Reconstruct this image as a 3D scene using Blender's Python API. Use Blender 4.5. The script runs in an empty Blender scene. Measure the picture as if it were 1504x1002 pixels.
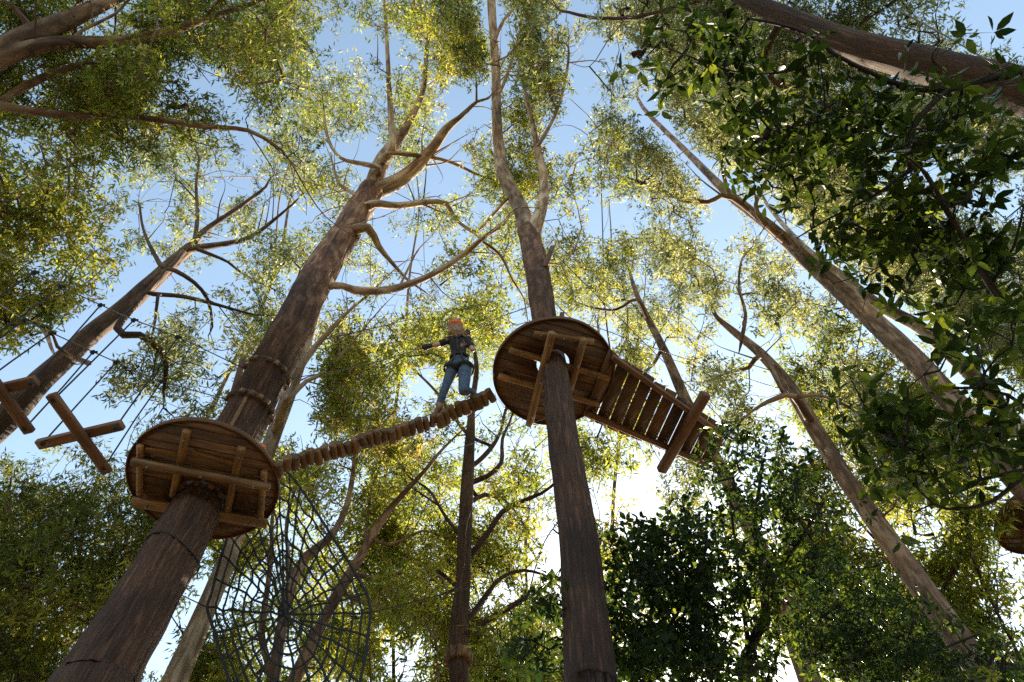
import bpy, bmesh, math, random
import numpy as np
from mathutils import Vector, Matrix
random.seed(5); RNG = np.random.default_rng(11)
C = bpy.context.scene.collection
sc = bpy.context.scene
PI = math.pi
# ------------------------------------------------------------------ camera frame
F = 1003.0; CX, CY = 752.0, 501.0; EYE = 1.6
zc = np.array([(708-CX)/F, CY/F, 1.0]); zc /= np.linalg.norm(zc)
yc = np.array([0, 0, 1.0]) - zc*zc[2]; yc /= np.linalg.norm(yc)
xc = np.cross(zc, yc); 
if xc[0] < 0: xc = -xc
R3 = np.array([xc, yc, zc])                     # camera (right, up, forward) -> world
def ray(px, py):
    return R3 @ np.array([(px-CX)/F, (CY-py)/F, 1.0])
def at(px, py, h):                              # point seen at that pixel, h metres above the eye
    d = ray(px, py); p = d*(h/d[2]); p[2] += EYE; return p
def atb(px, py, b):                             # ... b metres ahead
    d = ray(px, py); p = d*(b/d[1]); p[2] += EYE; return p
def depth(p):
    q = np.array(p, float) - [0, 0, EYE]; return float((R3.T @ q)[2])
def pxm(p): return F/depth(p)                   # pixels per metre there
cam_d = bpy.data.cameras.new('camera'); cam = bpy.data.objects.new('camera', cam_d); C.objects.link(cam)
r, u, f = R3[:, 0], R3[:, 1], R3[:, 2]
cam.matrix_world = Matrix(((r[0], u[0], -f[0], 0), (r[1], u[1], -f[1], 0), (r[2], u[2], -f[2], EYE), (0, 0, 0, 1)))
cam_d.sensor_width = 36; cam_d.lens = 36*F/1504; cam_d.clip_end = 4000; cam_d.clip_start = .05
sc.camera = cam
# ------------------------------------------------------------------ materials
def newmat(name):
    m = bpy.data.materials.new(name); m.use_nodes = True
    nt = m.node_tree; nt.nodes.clear(); return m, nt
def N(nt, t, **k):
    n = nt.nodes.new(t)
    for a, b in k.items():
        if a.startswith('i_'): n.inputs[a[2:].replace('_', ' ')].default_value = b
        else: setattr(n, a, b)
    return n
def L(nt, a, b): nt.links.new(a, b)
def ramp(nt, stops, interp='LINEAR'):
    n = nt.nodes.new('ShaderNodeValToRGB'); cr = n.color_ramp; cr.interpolation = interp
    while len(cr.elements) < len(stops): cr.elements.new(.5)
    for e, (p, c) in zip(cr.elements, stops): e.position = p; e.color = (*c, 1)
    return n
def plain(name, col, rough=.6, metal=0, noise=.25, scale=30, bump=.1):
    m, nt = newmat(name)
    out = N(nt, 'ShaderNodeOutputMaterial'); p = N(nt, 'ShaderNodeBsdfPrincipled')
    p.inputs['Roughness'].default_value = rough; p.inputs['Metallic'].default_value = metal
    tc = N(nt, 'ShaderNodeTexCoord'); no = N(nt, 'ShaderNodeTexNoise'); no.inputs['Scale'].default_value = scale
    L(nt, tc.outputs['Object'], no.inputs['Vector'])
    c0 = tuple(c*(1-noise) for c in col); c1 = tuple(min(1, c*(1+noise)) for c in col)
    rp = ramp(nt, [(.35, c0), (.65, c1)]); L(nt, no.outputs['Fac'], rp.inputs['Fac'])
    L(nt, rp.outputs['Color'], p.inputs['Base Color'])
    b = N(nt, 'ShaderNodeBump'); b.inputs['Strength'].default_value = bump; b.inputs['Distance'].default_value = .01
    L(nt, no.outputs['Fac'], b.inputs['Height']); L(nt, b.outputs['Normal'], p.inputs['Normal'])
    L(nt, p.outputs[0], out.inputs[0]); return m
def wood(name, c0, c1, c2, rough=.75):
    """grain runs along local attribute 'grain' (x,y across, z along)"""
    m, nt = newmat(name)
    out = N(nt, 'ShaderNodeOutputMaterial'); p = N(nt, 'ShaderNodeBsdfPrincipled'); p.inputs['Roughness'].default_value = rough
    a = N(nt, 'ShaderNodeAttribute', attribute_name='grain')
    mp = N(nt, 'ShaderNodeMapping'); mp.inputs['Scale'].default_value = (22, 22, 1.6); L(nt, a.outputs['Vector'], mp.inputs['Vector'])
    n1 = N(nt, 'ShaderNodeTexNoise'); n1.inputs['Scale'].default_value = 1.6; n1.inputs['Detail'].default_value = 6; n1.inputs['Distortion'].default_value = .6
    L(nt, mp.outputs[0], n1.inputs['Vector'])
    n2 = N(nt, 'ShaderNodeTexNoise'); n2.inputs['Scale'].default_value = 2.2; n2.inputs['Detail'].default_value = 3; L(nt, a.outputs['Vector'], n2.inputs['Vector'])
    rp = ramp(nt, [(.3, c0), (.5, c1), (.72, c2)]); L(nt, n1.outputs['Fac'], rp.inputs['Fac'])
    rp2 = ramp(nt, [(.3, (.55, .5, .47)), (.65, (1.1, 1.05, 1))]); L(nt, n2.outputs['Fac'], rp2.inputs['Fac'])
    at_ = N(nt, 'ShaderNodeAttribute', attribute_name='tint')
    mx = N(nt, 'ShaderNodeMix', data_type='RGBA', blend_type='MULTIPLY'); mx.inputs['Factor'].default_value = 1
    L(nt, rp.outputs['Color'], mx.inputs['A']); L(nt, rp2.outputs['Color'], mx.inputs['B'])
    hs = N(nt, 'ShaderNodeHueSaturation'); L(nt, mx.outputs['Result'], hs.inputs['Color'])
    mr = N(nt, 'ShaderNodeMapRange'); mr.inputs['To Min'].default_value = .65; mr.inputs['To Max'].default_value = 1.3
    L(nt, at_.outputs['Fac'], mr.inputs['Value']); L(nt, mr.outputs[0], hs.inputs['Value'])
    L(nt, hs.outputs[0], p.inputs['Base Color'])
    b = N(nt, 'ShaderNodeBump'); b.inputs['Strength'].default_value = .5; b.inputs['Distance'].default_value = .006
    L(nt, n1.outputs['Fac'], b.inputs['Height']); L(nt, b.outputs['Normal'], p.inputs['Normal'])
    L(nt, p.outputs[0], out.inputs[0]); return m
def bark(name, rough_cols, smooth_cols, lo, hi):
    """fibrous bark low on the tree giving way to smooth shedding bark between heights lo..hi; attribute 'bk' = cylinder coordinates"""
    m, nt = newmat(name)
    out = N(nt, 'ShaderNodeOutputMaterial'); p = N(nt, 'ShaderNodeBsdfPrincipled'); p.inputs['Roughness'].default_value = .85
    a = N(nt, 'ShaderNodeAttribute', attribute_name='bk')
    mp = N(nt, 'ShaderNodeMapping'); mp.inputs['Scale'].default_value = (20, 20, 1.3); L(nt, a.outputs['Vector'], mp.inputs['Vector'])
    n1 = N(nt, 'ShaderNodeTexNoise'); n1.inputs['Scale'].default_value = 1.7; n1.inputs['Detail'].default_value = 8; n1.inputs['Roughness'].default_value = .65; n1.inputs['Distortion'].default_value = .9
    L(nt, mp.outputs[0], n1.inputs['Vector'])
    vo = N(nt, 'ShaderNodeTexVoronoi', feature='DISTANCE_TO_EDGE'); vo.inputs['Scale'].default_value = 1.1
    mp3 = N(nt, 'ShaderNodeMapping'); mp3.inputs['Scale'].default_value = (15, 15, 1.5); L(nt, a.outputs['Vector'], mp3.inputs['Vector'])
    sc3 = N(nt, 'ShaderNodeVectorMath', operation='SCALE'); sc3.inputs['Scale'].default_value = 2.4; L(nt, n1.outputs['Color'], sc3.inputs[0]); wv = N(nt, 'ShaderNodeVectorMath', operation='ADD'); L(nt, mp3.outputs[0], wv.inputs[0]); L(nt, sc3.outputs[0], wv.inputs[1]); L(nt, wv.outputs[0], vo.inputs['Vector'])
    vr = ramp(nt, [(0, (0, 0, 0)), (.22, (1, 1, 1))]); L(nt, vo.outputs['Distance'], vr.inputs['Fac'])
    r1 = ramp(nt, [(.28, rough_cols[0]), (.5, rough_cols[1]), (.72, rough_cols[2])]); L(nt, n1.outputs['Fac'], r1.inputs['Fac'])
    dk = N(nt, 'ShaderNodeMix', data_type='RGBA', blend_type='MULTIPLY'); dk.inputs['Factor'].default_value = .35
    L(nt, r1.outputs[0], dk.inputs['A']); L(nt, vr.outputs[0], dk.inputs['B'])
    # smooth bark: big blotches
    mp2 = N(nt, 'ShaderNodeMapping'); mp2.inputs['Scale'].default_value = (4, 4, 1.1); L(nt, a.outputs['Vector'], mp2.inputs['Vector'])
    n2 = N(nt, 'ShaderNodeTexNoise'); n2.inputs['Scale'].default_value = 1.5; n2.inputs['Detail'].default_value = 5; n2.inputs['Distortion'].default_value = 1.2; L(nt, mp2.outputs[0], n2.inputs['Vector'])
    r2 = ramp(nt, [(.36, smooth_cols[0]), (.5, smooth_cols[1]), (.62, smooth_cols[2])]); L(nt, n2.outputs['Fac'], r2.inputs['Fac'])
    g = N(nt, 'ShaderNodeNewGeometry'); sx = N(nt, 'ShaderNodeSeparateXYZ'); L(nt, g.outputs['Position'], sx.inputs[0])
    ad = N(nt, 'ShaderNodeMath', operation='MULTIPLY_ADD'); ad.inputs[1].default_value = 7; L(nt, n2.outputs['Fac'], ad.inputs[0]); L(nt, sx.outputs['Z'], ad.inputs[2])
    mr = N(nt, 'ShaderNodeMapRange'); mr.inputs['From Min'].default_value = lo+3.5; mr.inputs['From Max'].default_value = hi+3.5; L(nt, ad.outputs[0], mr.inputs['Value'])
    mx = N(nt, 'ShaderNodeMix', data_type='RGBA'); L(nt, mr.outputs[0], mx.inputs['Factor']); L(nt, dk.outputs['Result'], mx.inputs['A']); L(nt, r2.outputs[0], mx.inputs['B'])
    n4 = N(nt, 'ShaderNodeTexNoise'); n4.inputs['Scale'].default_value = 1.4; n4.inputs['Detail'].default_value = 4; mp4 = N(nt, 'ShaderNodeMapping'); mp4.inputs['Scale'].default_value = (1.6, 1.6, .5); L(nt, a.outputs['Vector'], mp4.inputs['Vector']); L(nt, mp4.outputs[0], n4.inputs['Vector'])
    r4 = ramp(nt, [(.34, (.42, .38, .36)), (.5, (1, 1, 1)), (.68, (1.25, 1.16, 1.05))]); L(nt, n4.outputs['Fac'], r4.inputs['Fac'])
    m4 = N(nt, 'ShaderNodeMix', data_type='RGBA', blend_type='MULTIPLY'); m4.inputs['Factor'].default_value = 1; L(nt, mx.outputs['Result'], m4.inputs['A']); L(nt, r4.outputs[0], m4.inputs['B'])
    L(nt, m4.outputs['Result'], p.inputs['Base Color'])
    hh = N(nt, 'ShaderNodeMath', operation='MULTIPLY'); L(nt, n1.outputs['Fac'], hh.inputs[0]); L(nt, vr.outputs[0], hh.inputs[1])
    inv = N(nt, 'ShaderNodeMapRange'); inv.inputs['To Min'].default_value = 1; inv.inputs['To Max'].default_value = .15; L(nt, mr.outputs[0], inv.inputs['Value'])
    b = N(nt, 'ShaderNodeBump'); b.inputs['Distance'].default_value = .022; L(nt, inv.outputs[0], b.inputs['Strength'])
    L(nt, hh.outputs[0], b.inputs['Height']); L(nt, b.outputs['Normal'], p.inputs['Normal'])
    L(nt, p.outputs[0], out.inputs[0]); return m
def leafmat(name, stops, tstops, gloss=.12, rough=.35, trans=.5):
    m, nt = newmat(name)
    out = N(nt, 'ShaderNodeOutputMaterial')
    a = N(nt, 'ShaderNodeAttribute', attribute_name='tint')
    r1 = ramp(nt, stops); L(nt, a.outputs['Fac'], r1.inputs['Fac'])
    r2 = ramp(nt, tstops); L(nt, a.outputs['Fac'], r2.inputs['Fac'])
    d = N(nt, 'ShaderNodeBsdfDiffuse'); L(nt, r1.outputs[0], d.inputs['Color'])
    t = N(nt, 'ShaderNodeBsdfTranslucent'); L(nt, r2.outputs[0], t.inputs['Color'])
    mx = N(nt, 'ShaderNodeMixShader'); mx.inputs[0].default_value = trans; L(nt, d.outputs[0], mx.inputs[1]); L(nt, t.outputs[0], mx.inputs[2])
    g = N(nt, 'ShaderNodeBsdfGlossy'); g.inputs['Roughness'].default_value = rough; g.inputs['Color'].default_value = (1, 1, 1, 1)
    m2 = N(nt, 'ShaderNodeMixShader')
    fr = N(nt, 'ShaderNodeLayerWeight'); fr.inputs['Blend'].default_value = gloss; gm_ = N(nt, 'ShaderNodeMath', operation='MULTIPLY'); gm_.inputs[1].default_value = .15; L(nt, fr.outputs['Fresnel'], gm_.inputs[0]); L(nt, gm_.outputs[0], m2.inputs[0])
    L(nt, mx.outputs[0], m2.inputs[1]); L(nt, g.outputs[0], m2.inputs[2]); L(nt, m2.outputs[0], out.inputs[0]); return m
M = {}
M['bark_red'] = bark('bark_red', [(.045, .017, .01), (.095, .039, .021), (.16, .075, .043)], [(.11, .043, .023), (.19, .092, .052), (.31, .175, .11)], 11, 17)
M['bark_limb'] = bark('bark_limb', [(.12, .065, .042), (.25, .15, .1), (.4, .27, .19)], [(.19, .11, .075), (.38, .26, .18), (.56, .43, .32)], 9, 12)
M['bark_gum'] = bark('bark_gum', [(.04, .02, .012), (.12, .065, .042), (.22, .135, .095)], [(.1, .052, .032), (.21, .122, .08), (.36, .245, .17)], 6, 14)
M['bark_brown'] = bark('bark_brown', [(.035, .015, .008), (.09, .043, .025), (.16, .088, .055)], [(.08, .04, .023), (.14, .078, .048), (.24, .145, .095)], 12, 24)
M['bark_dark'] = bark('bark_dark', [(.018, .013, .01), (.05, .035, .026), (.09, .066, .05)], [(.03, .022, .018), (.07, .05, .04), (.12, .09, .07)], 30, 40)
M['bark_pale'] = bark('bark_pale', [(.09, .055, .035), (.19, .125, .085), (.3, .22, .16)], [(.19, .125, .085), (.32, .23, .165), (.46, .36, .275)], 2, 8)
M['twig'] = plain('twig_bark', (.17, .115, .08), .8)
M['deck'] = wood('deck_boards', (.055, .023, .01), (.12, .053, .023), (.2, .096, .044))
M['log'] = wood('pine_logs', (.13, .062, .024), (.25, .13, .055), (.36, .21, .1), .65)
M['bar'] = wood('treated_bars', (.1, .042, .024), (.18, .082, .045), (.27, .14, .08))
M['round'] = wood('log_rounds', (.07, .032, .016), (.15, .075, .038), (.28, .16, .09))
M['rope'] = plain('black_rope', (.009, .009, .01), .8, 0, .4, 200, .4)
M['steel'] = plain('steel_cable', (.16, .16, .16), .45, .7, .2, 300, .2)
M['orange'] = plain('orange_plastic', (.72, .13, .03), .35, 0, .06, 8, 0)
M['leaf_gum'] = leafmat('gum_leaves', [(0, (.045, .06, .026)), (.45, (.075, .092, .028)), (.8, (.14, .135, .03)), (1, (.2, .15, .045))],
                        [(0, (.11, .13, .025)), (.45, (.3, .345, .045)), (.8, (.56, .54, .06)), (1, (.62, .45, .12))], .05, .55, .55)
M['leaf_grey'] = leafmat('grey_gum_leaves', [(0, (.05, .068, .038)), (.5, (.085, .105, .05)), (1, (.16, .165, .07))],
                         [(0, (.13, .165, .07)), (.5, (.36, .38, .12)), (1, (.64, .57, .17))], .06, .55, .52)
M['leaf_green'] = leafmat('green_gum_leaves', [(0, (.034, .046, .016)), (.5, (.065, .078, .018)), (1, (.13, .135, .025))],
                          [(0, (.07, .095, .018)), (.5, (.26, .265, .04)), (1, (.62, .55, .06))], .05, .5, .55)
M['leaf_broad'] = leafmat('broad_leaves', [(0, (.018, .028, .01)), (.6, (.032, .046, .013)), (1, (.065, .082, .02))],
                          [(0, (.02, .036, .007)), (.6, (.085, .12, .012)), (1, (.36, .4, .03))], .05, .4, .48)
M['leaf_bush'] = leafmat('bush_leaves', [(0, (.018, .028, .018)), (.6, (.032, .046, .02)), (1, (.06, .08, .024))],
                         [(0, (.02, .04, .01)), (.6, (.09, .14, .015)), (1, (.36, .38, .03))], .05, .38, .45)
# ------------------------------------------------------------------ object helpers
def tag(o, label=None, cat=None, group=None, kind=None):
    if label: o['label'] = label
    if cat: o['category'] = cat
    if group: o['group'] = group
    if kind: o['kind'] = kind
    return o
def empty(name, loc, label, cat, group=None, kind=None):
    o = bpy.data.objects.new(name, None); C.objects.link(o); o.location = Vector(loc); o.empty_display_size = .2
    return tag(o, label, cat, group, kind)
class MB:
    """mesh accumulator in world space"""
    def __init__(s): s.v = []; s.f4 = []; s.f3 = []; s.a = []; s.t3 = []; s.t4 = []; s.n = 0; s.ngon = []
    def add(s, v, quads=None, tris=None, attr=None, tint=0.5, ngon=None):
        v = np.asarray(v, float); s.v.append(v); s.a.append(np.asarray(attr, float) if attr is not None else v)
        if quads is not None and len(quads):
            q = np.asarray(quads)+s.n; s.f4.append(q); s.t4.append(np.full(len(q), tint) if np.isscalar(tint) else tint)
        if tris is not None and len(tris):
            q = np.asarray(tris)+s.n; s.f3.append(q); s.t3.append(np.full(len(q), tint) if np.isscalar(tint) else tint)
        s.n += len(v)
    def tube(s, P, rad, sides=8, cap=True, wob=0, tint=.5, seed=0, flute=0):
        P = np.asarray(P, float); n = len(P); rad = np.broadcast_to(np.asarray(rad, float), (n,))
        T = np.gradient(P, axis=0); T /= np.linalg.norm(T, axis=1)[:, None]+1e-9
        ref = np.array([0, 0, 1.0]) if abs(T[0][2]) < .9 else np.array([0, 1.0, 0])
        U = np.zeros((n, 3)); u0 = np.cross(T[0], ref); u0 /= np.linalg.norm(u0); U[0] = u0
        for i in range(1, n):
            x = U[i-1] - T[i]*np.dot(U[i-1], T[i]); U[i] = x/(np.linalg.norm(x)+1e-9)
        V = np.cross(T, U); th = np.arange(sides)*2*PI/sides
        d = np.r_[0, np.cumsum(np.linalg.norm(np.diff(P, axis=0), axis=1))]
        rr = np.repeat(rad[:, None], sides, 1)
        if wob:
            rs = np.random.RandomState(seed+7); k = 0
            for fr, am in ((1.1, 1), (2.3, .6), (5.1, .35)):
                for m_ in (1, 2, 3, 5):
                    k = k + am*np.sin(m_*th[None, :]+rs.rand()*6.3+fr*d[:, None]*(.6+rs.rand()))/ (1+.3*m_)
            rr = rr*(1+wob*.35*k)
        if flute:
            rs = np.random.RandomState(seed+3); k = 0
            for m_ in (9, 13, 17, 22, 31):
                k = k + np.sin(m_*th[None, :]+rs.rand()*6.3+1.6*np.sin(d[:, None]*(.8+rs.rand())+rs.rand()*6)+.6*np.sin(d[:, None]*5+rs.rand()*6))
            rr = rr + flute*k*.5
        c, sn = np.cos(th), np.sin(th)
        v = P[:, None, :] + rr[:, :, None]*(c[None, :, None]*U[:, None, :]+sn[None, :, None]*V[:, None, :])
        rm = rad[:, None]
        a = np.stack([rm*c[None, :], rm*sn[None, :], np.repeat(d[:, None], sides, 1)+seed*.37], -1)
        i = np.arange(n-1)[:, None]*sides; j = np.arange(sides)[None, :]; j2 = (j+1) % sides
        q = np.stack([i+j, i+j2, i+sides+j2, i+sides+j], -1).reshape(-1, 4)
        base = s.n; s.add(v.reshape(-1, 3), q, None, a.reshape(-1, 3), tint)
        if cap:
            for k_, idx in ((0, np.arange(sides)), (n-1, (n-1)*sides+np.arange(sides))):
                cv = P[k_]; s.v.append(cv[None, :]); s.a.append(np.array([[0, 0, d[k_]+seed*.37]])); ci = s.n; s.n += 1
                b = base+idx; nb = np.roll(b, -1)
                s.f3.append(np.stack([np.full(sides, ci), nb, b] if k_ == 0 else [np.full(sides, ci), b, nb], -1)); s.t3.append(np.full(sides, tint))
    def box(s, A, B, w, t, up=(0, 0, 1), tint=.5, seed=0, bev=0):
        """board from A to B, w wide (across), t thick (along up)"""
        A = np.asarray(A, float); B = np.asarray(B, float); d = B-A; Ln = np.linalg.norm(d); d = d/Ln
        up = np.asarray(up, float); up = up-d*np.dot(up, d); up /= np.linalg.norm(up); sd = np.cross(d, up)
        b = bev or min(w, t)*.12
        prof = [(-w/2+b, -t/2), (w/2-b, -t/2), (w/2, -t/2+b), (w/2, t/2-b), (w/2-b, t/2), (-w/2+b, t/2), (-w/2, t/2-b), (-w/2, -t/2+b)]
        vs, at_ = [], []
        for L_ in (0, b, Ln-b, Ln):
            k = 1-(2*b/min(w, t) if L_ in (0, Ln) else 0)*.5
            for x, y in prof:
                vs.append(A+d*L_+sd*x*k+up*y*k); at_.append((x+seed*1.7, y+seed*.9, L_+seed*3.1))
        q = [(i*8+j, i*8+(j+1) % 8, i*8+8+(j+1) % 8, i*8+8+j) for i in range(3) for j in range(8)]
        tr = [(0, j+1, j) for j in range(1, 7)]+[(24, 24+j, 25+j) for j in range(1, 7)]
        s.add(vs, q, tr, at_, tint)
    def build(s, name, mat, parent=None, attr='bk', smooth=True, label=None):
        v = np.concatenate(s.v); me = bpy.data.meshes.new(name)
        f4 = np.concatenate(s.f4) if s.f4 else np.zeros((0, 4), int); f3 = np.concatenate(s.f3) if s.f3 else np.zeros((0, 3), int)
        o = mesh_obj(name, v, f4, f3, mat, parent, smooth)
        me = o.data
        at_ = me.attributes.new(attr, 'FLOAT_VECTOR', 'POINT'); at_.data.foreach_set('vector', np.concatenate(s.a).astype(np.float32).ravel())
        tn = np.concatenate(s.t4+s.t3) if (s.t4 or s.t3) else np.zeros(0)
        at_ = me.attributes.new('tint', 'FLOAT', 'FACE'); at_.data.foreach_set('value', tn.astype(np.float32))
        if label: o['label'] = label
        return o
def mesh_obj(name, v, f4, f3, mat, parent=None, smooth=False):
    me = bpy.data.meshes.new(name); org = np.zeros(3)
    if parent is not None: org = np.array(parent.matrix_basis.translation)
    elif len(v): org = v.mean(0)
    me.vertices.add(len(v)); me.vertices.foreach_set('co', (v-org).astype(np.float32).ravel())
    nl = len(f4)*4+len(f3)*3; me.loops.add(nl); me.loops.foreach_set('vertex_index', np.concatenate([f4.ravel(), f3.ravel()]).astype(np.int32))
    np_ = len(f4)+len(f3); me.polygons.add(np_)
    ls = np.concatenate([np.arange(len(f4))*4, len(f4)*4+np.arange(len(f3))*3]).astype(np.int32)
    me.polygons.foreach_set('loop_start', ls)
    me.update(calc_edges=True); me.materials.append(mat)
    if smooth: me.polygons.foreach_set('use_smooth', np.ones(np_, bool))
    o = bpy.data.objects.new(name, me); C.objects.link(o)
    if parent is not None: o.parent = parent
    else: o.location = Vector(org)
    return o
def crom(P, step=.3):
    """Catmull-Rom through rows of P (first three columns position, rest extra), resampled about every step metres"""
    P = np.asarray(P, float)
    if len(P) < 3:
        n = max(2, int(np.linalg.norm(P[1, :3]-P[0, :3])/step)+1); t = np.linspace(0, 1, n)[:, None]; return P[0]*(1-t)+P[1]*t
    Q = np.vstack([2*P[0]-P[1], P, 2*P[-1]-P[-2]]); out = []
    for i in range(1, len(Q)-2):
        n = max(2, int(np.linalg.norm(Q[i+1, :3]-Q[i, :3])/step)+1); t = np.linspace(0, 1, n, endpoint=False)[:, None]
        a, b, c, d = Q[i-1], Q[i], Q[i+1], Q[i+2]
        out.append(.5*((2*b)+(-a+c)*t+(2*a-5*b+4*c-d)*t**2+(-a+3*b-3*c+d)*t**3))
    out.append(P[-1][None, :]); return np.vstack(out)
# ------------------------------------------------------------------ how much of the sky the leaves leave open, by direction (from the photograph)
COV = """888898886637768887789887777331
888999985278689998589898888764
889999999636768999758999988767
888999898567678999866789888888
883485656757568987468999999989
983104677766577885667799999999
984304587756667681035689999999
996266688557876755677658999999
996255667666886466888867889999
885356565678887745788787768999
664436557888756745767677888899
433443237887547755677778888999
111233568888757755621888899999
754652578888768868219898788889
999976778888678740029787787888
999998887888678736268998787788
999998888887678748999998887888
999998887887678699999989998767
999987778886886899999988999878
999987778887677899999999999989"""
COV = np.array([[int(c) for c in l[:30]] for l in COV.split()], float)/9
def cov(px, py):
    x = np.clip(np.asarray(px, float)/50-.5, 0, 28.999); y = np.clip(np.asarray(py, float)/50.1-.5, 0, 18.999)
    i = x.astype(int); j = y.astype(int); u_ = x-i; v_ = y-j
    return (COV[j, i]*(1-u_)*(1-v_)+COV[j, i+1]*u_*(1-v_)+COV[j+1, i]*(1-u_)*v_+COV[j+1, i+1]*u_*v_)
# ------------------------------------------------------------------ leaves
def gum_leaves(centres, tints, n_per, spread, ln, mb=None):
    """narrow drooping leaves tufted round twig tips; returns verts, quads, tints"""
    k = len(centres); c = np.repeat(centres, n_per, 0); tt = np.repeat(tints, n_per)
    n = len(c)
    d = RNG.normal(size=(n, 3)); d[:, 2] -= .75; d /= np.linalg.norm(d, axis=1)[:, None]
    off = RNG.normal(size=(n, 3))*spread*np.array([1, 1, .8])
    base = c+off
    l = ln*(.65+.7*RNG.random(n)); w = l*(.19+.1*RNG.random(n))
    s = np.cross(d, RNG.normal(size=(n, 3))); s /= np.linalg.norm(s, axis=1)[:, None]
    mid = base+d*(l*.45)[:, None]
    v = np.stack([base, mid+s*(w/2)[:, None], base+d*l[:, None]+s*(l*.08)[:, None], mid-s*(w/2)[:, None]], 1).reshape(-1, 3)
    q = np.arange(n*4).reshape(-1, 4)
    return v, q, np.clip(tt+RNG.normal(size=n)*.14, 0, 1)
def broad_leaves(tips, dirs, tints, n_per, ln, wr=.36):
    """whorls of elliptical leaves folded along the midrib"""
    k = len(tips); n = k*n_per
    c = np.repeat(tips, n_per, 0); ax = np.repeat(dirs, n_per, 0); tt = np.repeat(tints, n_per)
    ref = np.cross(ax, np.array([.3, .2, .93])); ref /= np.linalg.norm(ref, axis=1)[:, None]+1e-9; r2 = np.cross(ax, ref)
    ang = np.tile(np.arange(n_per)*2*PI/n_per, k)+np.repeat(RNG.random(k)*6.3, n_per)+RNG.normal(size=n)*.3
    d = (np.cos(ang)[:, None]*ref+np.sin(ang)[:, None]*r2)+ax*(RNG.normal(size=n)*.3+.25)[:, None]; d[:, 2] -= .22+.2*RNG.random(n)
    d /= np.linalg.norm(d, axis=1)[:, None]
    nrm = ax+RNG.normal(size=(n, 3))*.35; s = np.cross(d, nrm); s /= np.linalg.norm(s, axis=1)[:, None]+1e-9; up = np.cross(s, d)
    l = ln*(.6+.65*RNG.random(n)); w = l*wr*(.85+.3*RNG.random(n))
    b = c+d*.012+ax*(RNG.random(n)*-.04)[:, None]
    def pt(a, x, z): return b+d*(l*a)[:, None]+s*(w*x)[:, None]+up*(l*z)[:, None]
    dr = -.06-.12*RNG.random(n)
    def D(a): return dr*a*a
    V = [pt(0, 0, 0), pt(.27, -.42, D(.27)+.035), pt(.27, 0, D(.27)), pt(.27, .42, D(.27)+.035), pt(.58, -.5, D(.58)+.04), pt(.58, 0, D(.58)), pt(.58, .5, D(.58)+.04), pt(.85, -.22, D(.85)+.02), pt(.85, 0, D(.85)), pt(.85, .22, D(.85)+.02), pt(1.02, 0, D(1.02))]
    V = np.stack(V, 1).reshape(-1, 3); o = (np.arange(n)*11)[:, None]
    q = np.array([(1, 2, 5, 4), (2, 3, 6, 5), (4, 5, 8, 7), (5, 6, 9, 8)]); t = np.array([(0, 2, 1), (0, 3, 2), (7, 8, 10), (8, 9, 10)])
    Q = (o[:, :, None]+q[None]).reshape(-1, 4); T = (o[:, :, None]+t[None]).reshape(-1, 3)
    tn = np.clip(tt+RNG.normal(size=n)*.16, 0, 1); return V, Q, T, np.repeat(tn, 4)
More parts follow.
